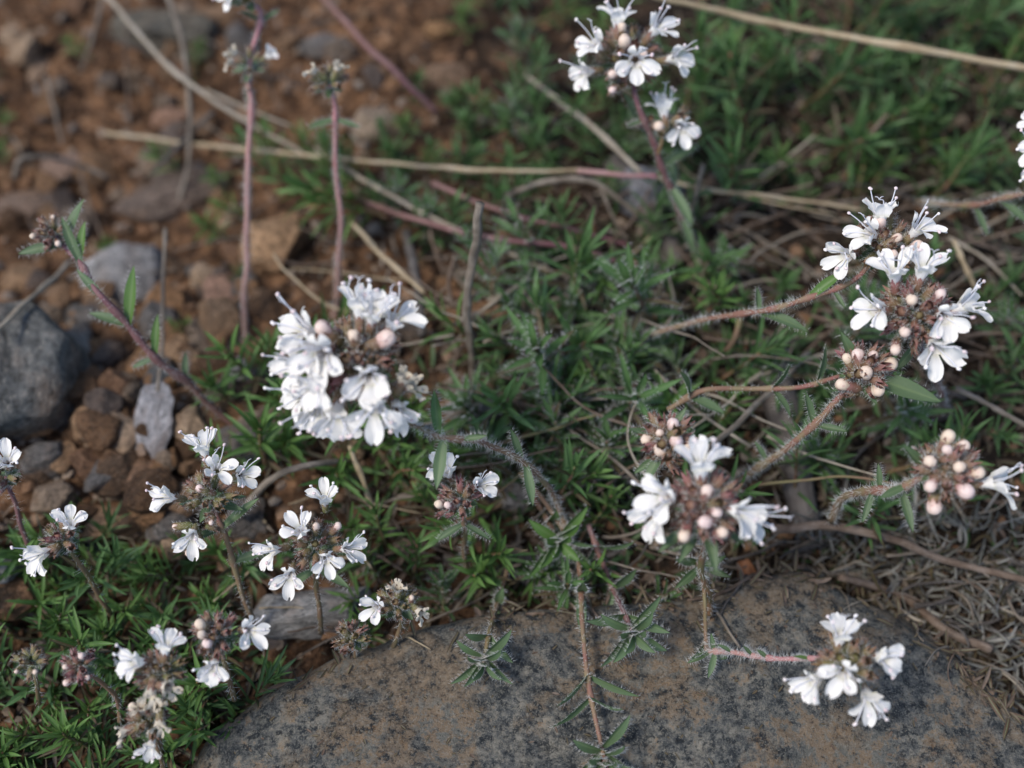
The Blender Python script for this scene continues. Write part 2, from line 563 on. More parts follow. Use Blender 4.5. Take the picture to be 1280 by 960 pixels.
for dz, ex in ((0.25, 1.012), (0.6, 1.02), (1.1, 1.01), (1.9, 0.98), (2.8, 0.9)):
    ids = []
    for k in range(SEG):
        th = 2 * math.pi * k / SEG
        e = ex + 0.012 * noise.noise(Vector((math.cos(th) * 6, math.sin(th) * 6, dz)))
        x, y = rc.x + math.cos(th) * RR[k] * e, rc.y + math.sin(th) * RR[k] * e
        ids.append(m.vert(Vector((x, y, rock_top(x, y, 1.0) - dz))))
    rows.append(ids)
for k in range(SEG):
    m.face((ctr, rows[0][k], rows[0][(k + 1) % SEG]))
    for i in range(len(rows) - 1):
        k2 = (k + 1) % SEG
        m.face((rows[i][k], rows[i + 1][k], rows[i + 1][k2], rows[i][k2]))
m.face(tuple(reversed(rows[-1])))
o = link('flat_rock', m.mesh('flat_rock', [M['rock']], rc), None, rc)
tag(o, 'large flat rock speckled grey and rusty tan along the bottom edge', 'rock')

def surf(px, py, lift=0.0):
    """point on the ground or on the flat rock under a pixel"""
    h = 1.0
    for _ in range(7):
        p = at(px, py, h)
        z = on_rock(p.x, p.y)
        h = h * 0.3 + 0.7 * ((terrain(p.x, p.y) if z is None else max(z, terrain(p.x, p.y))) + lift)
    return at(px, py, h)

def floor_z(x, y):
    z = on_rock(x, y)
    return terrain(x, y) if z is None else max(z, terrain(x, y))

# ------------------------------------------------------------------ stones
def stone_mesh(name, seed, sub=3, cuts=7, rough=0.16):
    r = random.Random(seed)
    bm = bmesh.new()
    bmesh.ops.create_icosphere(bm, subdivisions=sub, radius=1)
    planes = []
    for _ in range(cuts):
        n = Vector((r.gauss(0, 1), r.gauss(0, 1), r.gauss(0, 1))).normalized()
        planes.append((n, r.uniform(0.55, 0.86)))
    for v in bm.verts:
        p = v.co.copy()
        for n, d in planes:
            e = p.dot(n) - d
            if e > 0:
                p -= n * e * 0.98
        q = p + Vector((seed * 3.1, 0, 0))
        p *= 1 + rough * noise.noise(q * 1.4) + rough * 0.45 * noise.noise(q * 3.7) + rough * 0.2 * noise.noise(q * 9)
        v.co = p
    for f in bm.faces:
        f.smooth = True
    me = bpy.data.meshes.new(name)
    bm.to_mesh(me); bm.free()
    me.materials.append(M['stone'])
    return me

def stone(px, py, w, h_, color, label, seed, lift=0.0, rotz=None, tilt=(0, 0), flat=0.6, group=None):
    p = ground(px, py, 0)
    ppc = FPX / depth(p)
    sx, sy = w / ppc / 2, h_ / ppc / 2
    big = max(w, h_) > 70
    color = tuple(v * 1.3 for v in color) if seed not in (1, 3, 4, 9, 21) else color
    o = link('stone', stone_mesh('stone', seed, 5 if big else 4, 9, 0.15), None, p + Vector((0, 0, lift + min(sx, sy) * flat * 0.35)), color)
    o.scale = (sx * 1.12, sy * 1.12, min(sx, sy) * flat * 1.1)
    o.rotation_euler = (rad(tilt[0]), rad(tilt[1]), rad(rotz if rotz is not None else 0))
    tag(o, label, 'stone', group)
    return o

stone(2, 490, 200, 275, (0.115, 0.115, 0.110), 'big blue-grey stone at the left edge below the pale straw', 1, 0.2, 10, (12, 0), 0.8)
stone(158, 352, 105, 110, (0.25, 0.24, 0.235), 'pale grey stone behind the purple stem on the left', 2, 0, 20, (20, 0))
stone(215, 52, 125, 80, (0.13, 0.115, 0.09), 'dark olive-grey stone under the long pale straw at the top', 3, 0.1, -10)
stone(225, 248, 135, 80, (0.17, 0.125, 0.10), 'broad brown-grey stone beside the vertical pink stem', 4, -0.1, 5)
stone(285, 375, 62, 78, (0.26, 0.155, 0.11), 'pinkish brown stone just left of the foot of the pink stem', 5, 0, 15)
stone(250, 440, 34, 44, (0.30, 0.20, 0.12), 'small tan pebble between the purple stem and the pink stem', 6, 0, 30)
stone(145, 545, 66, 70, (0.40, 0.28, 0.19), 'pale tan stone left of the pointed grey slate', 7, 0.1, 40)
stone(198, 532, 58, 100, (0.30, 0.29, 0.30), 'pointed grey slate chip tilted under the purple stem', 8, 0.25, -18, (25, -20), 0.35)
stone(186, 490, 45, 90, (0.11, 0.12, 0.13), 'dark slate stone just behind the pointed grey chip', 9, 0.0, -25, (15, -10), 0.5)
stone(348, 308, 82, 84, (0.33, 0.20, 0.11), 'orange-tan stone to the right of the vertical pink stem', 10, 0, -15)
stone(48, 92, 26, 52, (0.36, 0.24, 0.16), 'narrow upright tan stone near the top left corner', 11, 0, -12)
stone(166, 103, 32, 36, (0.33, 0.23, 0.15), 'small tan stone below the dark olive-grey stone', 12, 0, 25)
stone(212, 150, 52, 30, (0.36, 0.21, 0.14), 'flat pinkish stone above the horizontal straw', 13, 0, 0)
stone(472, 160, 54, 56, (0.33, 0.25, 0.18), 'tan triangular stone above the horizontal straw near the top', 14, 0, 40)
stone(550, 40, 36, 26, (0.34, 0.19, 0.09), 'small orange stone near the top edge centre', 15)
stone(128, 500, 70, 55, (0.27, 0.15, 0.085), 'orange-brown stone above the pale tan one', 16, 0, 60)
stone(95, 440, 50, 60, (0.24, 0.22, 0.20), 'grey-tan stone touching the big blue-grey stone', 17, 0, 10)
stone(135, 655, 75, 50, (0.36, 0.22, 0.13), 'tan rounded stone above the lower left green shoots', 18, 0, 0)
stone(18, 752, 60, 60, (0.30, 0.17, 0.10), 'rust-brown stone half out at the lower left edge', 19, 0.2, 0)
stone(22, 728, 50, 32, (0.48, 0.46, 0.45), 'whitish chip lying on the rust-brown stone at the left edge', 20, 0.7, 20, (0, 15), 0.5)
stone(112, 690, 40, 48, (0.12, 0.125, 0.13), 'dark grey stone beside the leftmost flowering sprig', 21)
stone(297, 480, 30, 54, (0.42, 0.39, 0.37), 'upright pale grey stone at the foot of the soft green tuft', 22, 0.1, 0, (20, 0), 0.8)
stone(395, 772, 150, 75, (0.22, 0.215, 0.21), 'grey speckled stone behind the rock at lower left', 23, 0.25, 15, (10, 0), 0.5)
stone(75, 585, 70, 50, (0.22, 0.13, 0.085), 'brown stone just below the big blue-grey stone', 24)
stone(165, 600, 60, 50, (0.26, 0.15, 0.09), 'brown stone left of the white sprig with five flowers', 25)
stone(30, 265, 70, 50, (0.22, 0.15, 0.11), 'brown stone behind the unopened purple head on the left', 26)
stone(80, 210, 50, 40, (0.30, 0.20, 0.15), 'pinkish tan stone under the hooked grey twig', 27)
stone(400, 60, 50, 40, (0.20, 0.18, 0.165), 'grey stone between the two blurred upright stems at the top', 28)
stone(560, 100, 60, 40, (0.22, 0.14, 0.09), 'brown stone at the top centre right of the slanting hairy stem', 29)
stone(590, 395, 80, 40, (0.27, 0.15, 0.08), 'rust-brown stone behind the upright bare twig', 30, 0)
stone(650, 620, 70, 40, (0.24, 0.23, 0.23), 'grey flat stone under the shoots left of the centre sprig', 31, 0)
stone(590, 520, 110, 30, (0.36, 0.33, 0.33), 'pale mauve-grey stone behind the hairy stem of the largest head', 32, 0.3, 5)
stone(810, 255, 80, 70, (0.20, 0.20, 0.215), 'smooth blue-grey stone behind the stem of the topmost head', 33, 0.2, -30, (0, 0), 0.7)
stone(690, 720, 130, 50, (0.15, 0.14, 0.14), 'dark grey stone between the flat rock and the centre shoots', 34, 0.1, 0)

pebbles = [stone_mesh('pebble', 100 + i, 4, 13, 0.13) for i in range(9)]
PCOL = [(0.46, 0.32, 0.21), (0.42, 0.26, 0.15), (0.33, 0.18, 0.09), (0.26, 0.14, 0.07), (0.38, 0.23, 0.13), (0.12, 0.065, 0.035), (0.20, 0.11, 0.06), (0.30, 0.17, 0.09), (0.24, 0.13, 0.075), (0.36, 0.22, 0.13), (0.16, 0.12, 0.10), (0.17, 0.155, 0.145), (0.34, 0.25, 0.18), (0.13, 0.08, 0.05), (0.26, 0.20, 0.155)]
r = random.Random(5)
n = 0
while n < 290:
    px, py = r.uniform(-40, 560), r.uniform(-30, 720)
    if n > 170:
        px, py = r.uniform(40, 340), r.uniform(330, 690)
    if px > 330 and r.random() < 0.55: continue
    if n <= 170 and py > 560 and r.random() < 0.5: continue
    p = ground(px, py)
    s = (0.12 + 0.26 * r.random() ** 2) if n < 90 else r.uniform(0.26, 0.60)
    o = link('pebble', pebbles[n % 9], None, p + Vector((0, 0, s * r.uniform(0.1, 0.5))), r.choice(PCOL))
    o.scale = (s * r.uniform(0.8, 1.4), s * r.uniform(0.7, 1.2), s * r.uniform(0.55, 0.9))
    o.rotation_euler = (r.uniform(-0.5, 0.5), r.uniform(-0.5, 0.5), r.uniform(0, 6.3))
    tag(o, 'small brown, tan or grey pebble lying loose on the bare soil', 'pebble', 'pebbles on the bare soil')
    n += 1

# grit: crumbs of soil and tiny chips nobody could count
ico = bmesh.new(); bmesh.ops.create_icosphere(ico, subdivisions=1, radius=1)
IV = [v.co.copy() for v in ico.verts]; IF = [tuple(v.index for v in f.verts) for f in ico.faces]; ico.free()
mb = MB()
for _ in range(8200):
    px, py = r.uniform(-80, 1360), r.uniform(-60, 1000)
    if px > 520 and r.random() < 0.7: continue
    p = ground(px, py)
    if on_rock(p.x, p.y) is not None: continue
    s = 0.03 + 0.17 * r.random() ** 2.6
    q = Matrix.Rotation(r.uniform(0, 6.3), 3, Vector((r.gauss(0, 1), r.gauss(0, 1), r.gauss(0, 1))).normalized())
    b0 = len(mb.v)
    var = r.random()
    for v in IV:
        w = q @ Vector((v.x * 1.3, v.y, v.z * 0.7))
        mb.vert(p + w * s * r.uniform(0.62, 1.3), var)
    for f in IF:
        mb.face(tuple(b0 + k for k in f))
t = NT('grit')
c = t.ramp(t.attr('var'), [(0.0, (0.05, 0.032, 0.02)), (0.3, (0.15, 0.08, 0.045)), (0.55, (0.24, 0.14, 0.08)), (0.8, (0.20, 0.18, 0.16)), (1.0, (0.33, 0.25, 0.18))])
t.color(t.mix(t.math('MULTIPLY', t.noise(9, 4), 0.5), c, (0.09, 0.05, 0.03)), 0.95, 0.1)
M['grit'] = t.m
tag(link('grit', mb.mesh('grit', [M['grit']], None, False)), 'brown grit and soil crumbs scattered over the bank', 'grit', None, 'stuff')

# ------------------------------------------------------------------ twigs, stalks and straws
def stalk(name, pts, r0, r1, mat, label, cat, group=None, lump=0.12, sides=8, flat=1.0, wob=0.035, branches=()):
    """pts: (px, py, height above the ground there)"""
    w = [surf(a_, b_, h) for a_, b_, h in pts]
    sp = spline(w, 9)
    if wob:
        sp = [p + Vector((noise.noise(p * 1.3), noise.noise(p * 1.3 + Vector((9, 0, 0))), noise.noise(p * 1.3 + Vector((0, 9, 0))))) * wob for p in sp]
    mb = MB()
    tube(mb, sp, r0, r1, sides, 0, lump, 0, flat, nodes=(0.31, 0.66) if 'str' in mat else ())
    for bp in branches:
        tube(mb, spline([surf(a_, b_, h) for a_, b_, h in bp], 6), r1 * 0.9, r1 * 0.5, 6, 0, lump)
    o = link(name, mb.mesh(name, [M[mat]], sp[0]), None, sp[0])
    tag(o, label, cat, group)
    return o

stalk('straw', [(128, -12, 3.5), (200, 72, 3.0), (262, 122, 2.4), (320, 158, 1.8), (385, 195, 1.2)], 0.066, 0.048, 'straw_grey',
      'long pale straw slanting down from the top left edge', 'straw', branches=[[(256, 112, 2.5), (310, 136, 2.2), (365, 158, 2.0)]])
stalk('straw', [(133, 166, 1.2), (250, 181, 1.4), (380, 194, 1.6), (540, 209, 1.6), (650, 214, 1.5), (730, 214, 1.4)], 0.055, 0.045, 'straw',
      'long yellowish straw lying level across the upper left', 'straw')
stalk('straw', [(780, -14, 3.4), (950, 25, 3.3), (1130, 58, 3.2), (1310, 90, 3.2)], 0.058, 0.082, 'straw',
      'thick golden straw crossing the top right corner', 'straw')
stalk('straw', [(820, 222, 1.4), (890, 238, 1.4), (970, 247, 1.3), (1080, 263, 1.1)], 0.05, 0.035, 'straw',
      'thin pale straw leading right to the twin white heads', 'straw', branches=[[(900, 238, 1.3), (980, 257, 1.1), (1045, 268, 1.0)]])
stalk('straw', [(-12, 420, 2.2), (40, 372, 2.0), (88, 328, 1.6)], 0.05, 0.045, 'straw_grey', 'short pale straw poking in at the left edge above the big stone', 'straw')
stalk('dry_stalk', [(208, -12, 3.4), (228, 55, 3.0), (237, 130, 2.2), (236, 200, 1.2), (222, 260, 0.2)], 0.07, 0.06, 'twig_grey', 'blurred grey stalk standing right of the pale straw at the top', 'stalk')
stalk('dry_stalk', [(130, -12, 2.6), (118, 40, 2.0), (102, 88, 1.0)], 0.06, 0.05, 'twig_grey', 'short blurred grey stalk at the top left beside the pale straw', 'stalk')
stalk('dry_stalk', [(158, -12, 2.0), (158, 80, 1.2), (162, 160, 0.3)], 0.035, 0.03, 'twig', 'thin brown stalk hanging straight down by the top left straw', 'stalk')
stalk('dry_stalk', [(206, 285, 2.4), (204, 350, 2.0), (203, 420, 1.3), (198, 490, 0.6)], 0.045, 0.04, 'twig_grey', 'thin grey stalk standing behind the purple stem on the left', 'stalk')
stalk('twig', [(268, 138, 2.0), (230, 175, 1.7), (190, 216, 1.2)], 0.06, 0.05, 'twig_dark', 'short dark twig crossing the level straw', 'twig')
stalk('twig', [(18, 222, 1.4), (26, 200, 1.7), (60, 196, 1.5), (100, 206, 1.0), (135, 222, 0.5)], 0.075, 0.05, 'twig_grey', 'hooked grey twig near the left edge', 'twig', lump=0.2)
stalk('twig', [(60, 95, 1.0), (70, 140, 0.8), (78, 180, 0.5)], 0.05, 0.03, 'twig_grey', 'little grey twig above the hooked one', 'twig', wob=0.1)
stalk('twig', [(100, 205, 0.8), (110, 250, 0.6), (130, 300, 0.4)], 0.05, 0.03, 'twig', 'brown twig running down from the hooked grey one', 'twig', wob=0.1)
stalk('twig', [(601, 254, 4.4), (596, 290, 3.9), (588, 345, 3.0), (584, 395, 2.1), (591, 440, 1.2), (594, 480, 0.0)], 0.085, 0.095, 'twig_grey',
      'bare brown twig standing upright in the middle', 'twig', lump=0.5, sides=10, wob=0.05)
stalk('twig', [(395, 185, 1.2), (450, 222, 1.4), (540, 272, 1.3), (640, 318, 0.9), (720, 352, 0.4)], 0.06, 0.04, 'straw_grey', 'pale stalk slanting from the leafy tuft towards the centre', 'stalk')
stalk('purple_runner', [(420, 238, 1.2), (500, 268, 1.4), (600, 296, 1.3), (700, 308, 1.0), (800, 335, 0.4)], 0.075, 0.06, 'stem_purple', 'long purple runner stem lying behind the upright twig', 'stem')
stalk('purple_runner', [(540, 228, 1.4), (620, 262, 1.3), (700, 284, 1.1), (790, 306, 0.6)], 0.065, 0.05, 'stem_purple', 'shorter purple runner stem just above the long one', 'stem')
stalk('purple_runner', [(722, 212, 1.8), (770, 218, 1.8), (822, 220, 1.6)], 0.06, 0.05, 'stem_pink', 'pink runner stem joining the topmost sprig from the left', 'stem')
stalk('hairy_runner', [(395, -12, 3.0), (450, 48, 2.5), (500, 96, 1.7), (545, 140, 0.7)], 0.085, 0.07, 'stem_purple', 'blurred purple stem slanting down from the top edge', 'stem')
stalk('branch', [(630, 244, 1.0), (690, 226, 1.3), (742, 229, 1.3), (790, 262, 1.0), (838, 305, 0.4)], 0.075, 0.05, 'twig_grey', 'arched grey branch behind the stem of the topmost head', 'branch', lump=0.25, branches=[[(750, 232, 1.2), (762, 262, 0.9), (780, 300, 0.5)]])
stalk('straw', [(655, 94, 1.0), (740, 158, 1.4), (802, 216, 1.4)], 0.06, 0.055, 'straw_grey', 'greyish straw slanting towards the topmost stem', 'straw')
stalk('twig', [(690, 376, 0.8), (760, 350, 1.1), (845, 332, 1.2)], 0.065, 0.05, 'twig_grey', 'tan-grey twig under the topmost stem', 'twig', lump=0.2)
stalk('twig', [(438, 276, 1.2), (480, 322, 1.1), (530, 366, 0.8)], 0.05, 0.045, 'straw', 'tan twig slanting down behind the largest head', 'twig')
stalk('twig', [(545, 225, 1.0), (538, 290, 1.0), (555, 345, 0.6)], 0.045, 0.035, 'twig', 'thin brown twig hanging left of the upright bare twig', 'twig')
stalk('twig', [(508, 290, 0.8), (520, 345, 1.0), (528, 420, 0.7)], 0.12, 0.10, 'twig_dark', 'dark thick twig right of the largest head', 'twig', lump=0.2)
stalk('twig', [(570, 320, 1.2), (560, 360, 1.0), (578, 400, 0.5)], 0.05, 0.04, 'twig', 'short forked brown twig beside the dark thick one', 'twig', branches=[[(562, 356, 1.0), (545, 372, 0.7), (530, 400, 0.4)]])
stalk('dead_branch', [(955, 440, 0.3), (975, 500, 0.5), (992, 570, 0.5), (1008, 660, 0.2)], 0.42, 0.30, 'deadwood', 'thick grey dead branch behind the twin bud stems', 'branch', lump=0.15, sides=18)
stalk('dead_branch', [(770, 205, 0.2), (800, 250, 0.4), (850, 330, 0.1)], 0.36, 0.26, 'deadwood', 'grey dead branch behind the stem of the topmost head', 'branch', lump=0.2, sides=16)
stalk('twig', [(880, 566, 2.4), (930, 520, 2.0), (975, 478, 1.5), (1010, 440, 0.8)], 0.065, 0.055, 'twig_grey', 'straight grey twig rising from the lower bud head', 'twig', lump=0.15)
stalk('twig', [(965, 662, 1.2), (1030, 657, 1.4), (1110, 672, 1.3), (1180, 700, 1.0), (1300, 730, 0.8)], 0.105, 0.07, 'twig', 'thick brown twig lying above the flat rock on the right', 'twig', lump=0.2, sides=12)
stalk('twig', [(1050, 722, 0.4), (1120, 742, 0.5), (1185, 788, 0.6), (1238, 812, 0.6)], 0.07, 0.10, 'twig', 'brown twig along the right edge of the flat rock', 'twig', lump=0.25, sides=12)
stalk('twig', [(1195, 486, 1.8), (1245, 512, 1.7), (1300, 540, 1.5)], 0.06, 0.05, 'twig_grey', 'knobbly grey twig at the right edge below the twin heads', 'twig', lump=0.5)
stalk('twig', [(296, 648, 0.8), (335, 602, 1.2), (380, 582, 1.3), (435, 575, 1.0)], 0.085, 0.055, 'twig_grey', 'curved grey twig under the largest head', 'twig', lump=0.2)
stalk('twig', [(438, 556, 1.2), (455, 606, 0.9), (470, 648, 0.4)], 0.05, 0.045, 'straw', 'short tan stalk below the largest head', 'twig')
stalk('twig', [(880, 205, 2.2), (868, 250, 1.6), (850, 290, 0.6)], 0.055, 0.06, 'twig_grey', 'grey twig standing right of the topmost stem', 'twig', lump=0.3)
stalk('twig', [(1112, 140, 1.8), (1088, 170, 1.5), (1068, 205, 0.6)], 0.06, 0.055, 'twig', 'brown twig leaning among the upper right shoots', 'twig', lump=0.2)
stalk('twig', [(735, 588, 1.2), (760, 625, 0.8), (782, 668, 0.3)], 0.035, 0.03, 'twig', 'fine brown twig left of the central flowering head', 'twig')
stalk('twig', [(1192, 300, 1.6), (1205, 330, 1.4), (1218, 358, 1.0)], 0.05, 0.05, 'straw', 'tan bark sliver right of the twin heads', 'twig')
stalk('twig', [(925, 395, 1.8), (915, 430, 1.4), (890, 452, 0.8)], 0.07, 0.05, 'stem_brown', 'reddish brown side shoot hanging from the long hairy stem', 'twig')

# curled dry leaf on the rock's upper edge
mb = MB()
p0 = surf(928, 700, 0.55)
leaf(mb, p0, Vector((0.30, -1, -0.25)), TOCAM, 1.0, 0.46, 0.35, 0.9, segs=16, fold=0.55, twist=-0.6)
t = NT('dry_leaf_brown'); c = t.mix(t.noise(3, 4), (0.13, 0.05, 0.02), (0.26, 0.11, 0.05)); t.color(c, 0.6); t.translucent(c, 0.15); M['dryleaf'] = t.m
tag(link('dry_leaf', mb.mesh('dry_leaf', [M['dryleaf']], p0), None, p0), 'curled rust-brown dry leaf on the upper edge of the flat rock', 'leaf')
for px, py, dx, dy, lab in ((640, 168, 1, 0.1, 'pale curled dry leaf on the soil at the upper centre'),):
    mb = MB(); p0 = ground(px, py, 0.4)
    leaf(mb, p0, Vector((dx, dy, 0.1)), Vector((0, 0.2, 1)), 0.9, 0.5, 0.5, 0.5, segs=10, fold=0.6, twist=0.5)
    tag(link('dry_leaf', mb.mesh('dry_leaf', [M['straw_grey']], p0), None, p0), lab, 'leaf')

# thin dead stalks lying tangled: each its own thing
def tangle(n, box, mats, label, group, rmin, rmax, lmin, lmax, seed, curl=0.6, lift=(0.1, 0.8), keep=None):
    r = random.Random(seed)
    k = 0
    while k < n:
        px, py = r.uniform(box[0], box[2]), r.uniform(box[1], box[3])
        p = ground(px, py, r.uniform(*lift))
        if (keep and not keep(px, py)) or on_rock(p.x, p.y) is not None:
            if r.random() < 0.98: continue
        a = r.uniform(-0.7, 0.7) + (math.pi if r.random() < 0.5 else 0)
        L = r.uniform(lmin, lmax)
        pts = [p.copy()]
        el = r.uniform(-0.05, 0.22)
        ka = r.gauss(0, curl)
        for _ in range(5):
            a += ka / 5 + r.gauss(0, 0.12)
            el += r.gauss(0, 0.10)
            q = pts[-1] + Vector((math.cos(a) * math.cos(el), math.sin(a) * math.cos(el), math.sin(el))) * (L / 5)
            q.z = max(q.z, floor_z(q.x, q.y) + 0.06)
            pts.append(q)
        mb = MB()
        rr = r.uniform(rmin, rmax)
        tube(mb, spline(pts, 4), rr, rr * 0.55, 6, 0, 0.2, 0, r.choice([1, 1, 0.35]))
        tag(link('dead_stalk', mb.mesh('dead_stalk', [M[r.choice(mats)]], p), None, p), label, 'stalk', group)
        k += 1

tangle(85, (1000, 640, 1330, 860), ['twig_grey', 'twig_grey', 'straw_grey', 'twig', 'twig_dark'], 'thin dead stalk in the grey tangle right of the flat rock', 'dead stalks right of the flat rock', 0.018, 0.045, 0.5, 1.5, 21, 1.1)
tangle(95, (870, 225, 1330, 520), ['twig', 'twig_grey', 'twig_dark', 'twig', 'straw_grey'], 'thin dry stalk lying among the shoots around the twin heads', 'dry stalks around the twin heads', 0.02, 0.05, 1.2, 4.0, 22, 0.5)
tangle(40, (430, 220, 900, 420), ['twig', 'twig_grey', 'twig', 'straw'], 'thin dry stalk lying on the soil in the upper middle', 'dry stalks in the upper middle', 0.02, 0.05, 1.0, 3.0, 23, 0.6)
tangle(60, (560, 330, 960, 640), ['twig', 'twig_grey', 'stem_brown', 'straw_grey'], 'thin bare stem among the shoots in the middle', 'bare stems among the middle shoots', 0.018, 0.042, 1.2, 3.2, 27, 0.6, (0.3, 1.6))
tangle(30, (600, 670, 1000, 745), ['twig', 'twig_dark', 'twig_grey'], 'thin dark stalk lying along the upper rim of the flat rock', 'dark stalks along the rock rim', 0.02, 0.05, 0.8, 2.2, 24, 0.6)
tangle(24, (-20, 20, 430, 420), ['twig', 'twig_dark', 'twig_grey'], 'thin dry stalk lying on the stony soil at upper left', 'dry stalks on the stony soil', 0.02, 0.04, 0.8, 2.0, 25, 0.6)
tangle(26, (280, 560, 560, 800), ['twig', 'twig_grey', 'straw'], 'thin dry stalk lying under the small lower left sprigs', 'dry stalks under the lower left sprigs', 0.02, 0.04, 0.8, 2.0, 26, 0.6)

# litter: tiny dead leaf bits and needles, and the low green cover between shoots
def scatter(name, label, n, boxes, mats, lmin, lmax, wmin, wmax, upmin, upmax, seed, segs=3, wild=0.5):
    r = random.Random(seed)
    mb = MB()
    for _ in range(n):
        bx = r.choice(boxes)
        p = ground(r.uniform(bx[0], bx[2]), r.uniform(bx[1], bx[3]), 0.03 if segs == 3 else r.uniform(0.02, 0.5))
        if on_rock(p.x, p.y) is not None: continue
        a = r.uniform(0, 6.3)
        d = Vector((math.cos(a), math.sin(a), r.uniform(upmin, upmax)))
        leaf(mb, p, d, Vector((r.gauss(0, 0.4), r.gauss(0, 0.4), 1)), r.uniform(lmin, lmax), r.uniform(wmin, wmax), r.uniform(-wild, wild * 1.8), r.random(), r.randrange(len(mats)), segs=segs, fold=0.4, twist=r.gauss(0, wild))
    tag(link(name, mb.mesh(name, [M[k] for k in mats])), label, name.replace('_', ' '), None, 'stuff')

GREENB = [(850, -30, 1340, 260), (850, -30, 1340, 260), (600, 300, 1340, 720), (600, 300, 1340, 720), (430, 420, 800, 760), (-60, 640, 340, 1000)]
scatter('leaf_litter', 'brown dead leaf bits and needles under the thyme', 3300, GREENB + [(380, 150, 900, 420)], ['leaf_dead', 'leaf_dead', 'twig_grey', 'twig'], 0.2, 0.75, 0.05, 0.14, -0.05, 0.5, 31)
scatter('withered_litter', 'grey and pale curled withered leaves piled beside the flat rock', 900, [(985, 640, 1340, 720), (1060, 700, 1340, 900), (1120, 700, 1340, 900)], ['leaf_grey', 'leaf_grey', 'leaf_grey', 'leaf_dead'], 0.35, 1.15, 0.025, 0.075, -0.1, 1.0, 33, 8, 2.4)
def rim_scatter(seed=61):
    r = random.Random(seed)
    mb = MB()
    rim = [(330, 858), (430, 815), (540, 772), (640, 756), (760, 746), (860, 738), (940, 714), (1010, 706), (1085, 730), (1150, 772), (1215, 830), (1265, 885)]
    for _ in range(620):
        i = r.randrange(len(rim) - 1)
        if i < 3 and r.random() < 0.55: continue
        t_ = r.random()
        px = rim[i][0] * (1 - t_) + rim[i + 1][0] * t_
        py = rim[i][1] * (1 - t_) + rim[i + 1][1] * t_ + abs(r.gauss(0, 13)) * (1 if r.random() < 0.6 else -1)
        p = surf(px, py, 0.03)
        a = r.uniform(0, 6.3)
        leaf(mb, p, Vector((math.cos(a), math.sin(a), r.uniform(-0.1, 0.35))), Vector((r.gauss(0, .3), r.gauss(0, .3), 1)), r.uniform(0.12, 0.6), r.uniform(0.03, 0.10), r.uniform(-0.8, 1.2), r.random(), r.randrange(4), segs=5, fold=0.4, twist=r.gauss(0, 1.2))
    for _ in range(260):
        p = surf(r.uniform(260, 1250), 760 + 190 * r.random() ** 1.4, 0.02)
        if on_rock(p.x, p.y) is None: continue
        a = r.uniform(0, 6.3)
        leaf(mb, p, Vector((math.cos(a), math.sin(a), 0.03)), Vector((0, 0, 1)), r.uniform(0.03, 0.16), r.uniform(0.02, 0.05), r.uniform(-0.3, 0.8), r.random(), r.randrange(4), segs=3, fold=0.4)
    tag(link('rock_litter', mb.mesh('rock_litter', [M['leaf_dead'], M['leaf_dead'], M['leaf_dead'], M['twig']])), 'crumbs of dead leaf and bark lodged on the flat rock and along its rim', 'litter', None, 'stuff')
rim_scatter()
scatter('undergrowth', 'low dark green leaves filling the gaps between thyme shoots', 1300, GREENB, ['leaf_dark', 'leaf_dark', 'leaf'], 0.35, 0.8, 0.07, 0.13, 0.3, 1.6, 32)

# ------------------------------------------------------------------ leafy shoots (barren thyme shoots)
def shoot_parts(seed, H, n, L, W, mat, hairy):
    r = random.Random(seed)
    lean = Vector((r.gauss(0, 0.22), r.gauss(0, 0.22), 1)).normalized()
    pts = [Vector((0, 0, -0.15))]
    for i in range(5):
        lean = (lean + Vector((r.gauss(0, 0.10), r.gauss(0, 0.10), 0.05))).normalized()
        pts.append(pts[-1] + lean * (H / 5))
    sp = spline(pts, 4)
    ms = MB()
    tube(ms, sp, 0.05, 0.028, 6)
    hairs_on(ms, sp, 0.05, 0.03, 26 if hairy else 8, 0.08)
    ml = MB()
    fr = frames(sp)
    a0 = r.uniform(0, 6.3)
    for k in range(n):
        t_ = 0.22 + 0.78 * (k / max(1, n - 1)) ** 0.72
        i = min(len(sp) - 1, int(t_ * (len(sp) - 1)))
        tn, a, b = fr[i]
        top = k / max(1, n - 1)
        spread = (1.0 if H > 2 else 1.2) - (0.72 if H > 2 else 0.82) * top ** 1.4
        ll = L * (0.62 + 0.55 * math.sin(math.pi * min(1, 0.25 + 0.62 * top))) * r.uniform(0.8, 1.15) * (0.72 if top > 0.9 else 1)
        for sgn in (0, math.pi):
            th = a0 + sgn + r.gauss(0, 0.18)
            out = a * math.cos(th) + b * math.sin(th)
            d = (tn * math.cos(spread) + out * math.sin(spread)).normalized()
            dead = (top < 0.4 and r.random() < 0.42) or r.random() < 0.03
            leaf(ml, sp[i] + out * 0.02, d, tn, ll, W * r.uniform(0.8, 1.2), r.uniform(-0.15, 0.75), r.random(), 2 if dead else 0, 1, 3 if hairy else 0, 6, r.uniform(0.2, 0.6), r.gauss(0, 0.25))
            # small leaves in the axil
            if r.random() < 0.55:
                d2 = (d + tn * 0.7 + Vector((r.gauss(0, 0.25), r.gauss(0, 0.25), 0))).normalized()
                leaf(ml, sp[i] + out * 0.02, d2, tn, ll * 0.55, W * 0.7, r.uniform(0, 0.4), r.random(), 0, None, 0, 4, 0.5)
        a0 += math.pi / 2 + r.gauss(0, 0.15)
    return ms.mesh('shoot_stem', [M['stem_green'], M['hair']]), ml.mesh('shoot_foliage', [M[mat], M['hair'], M['leaf_dead']])

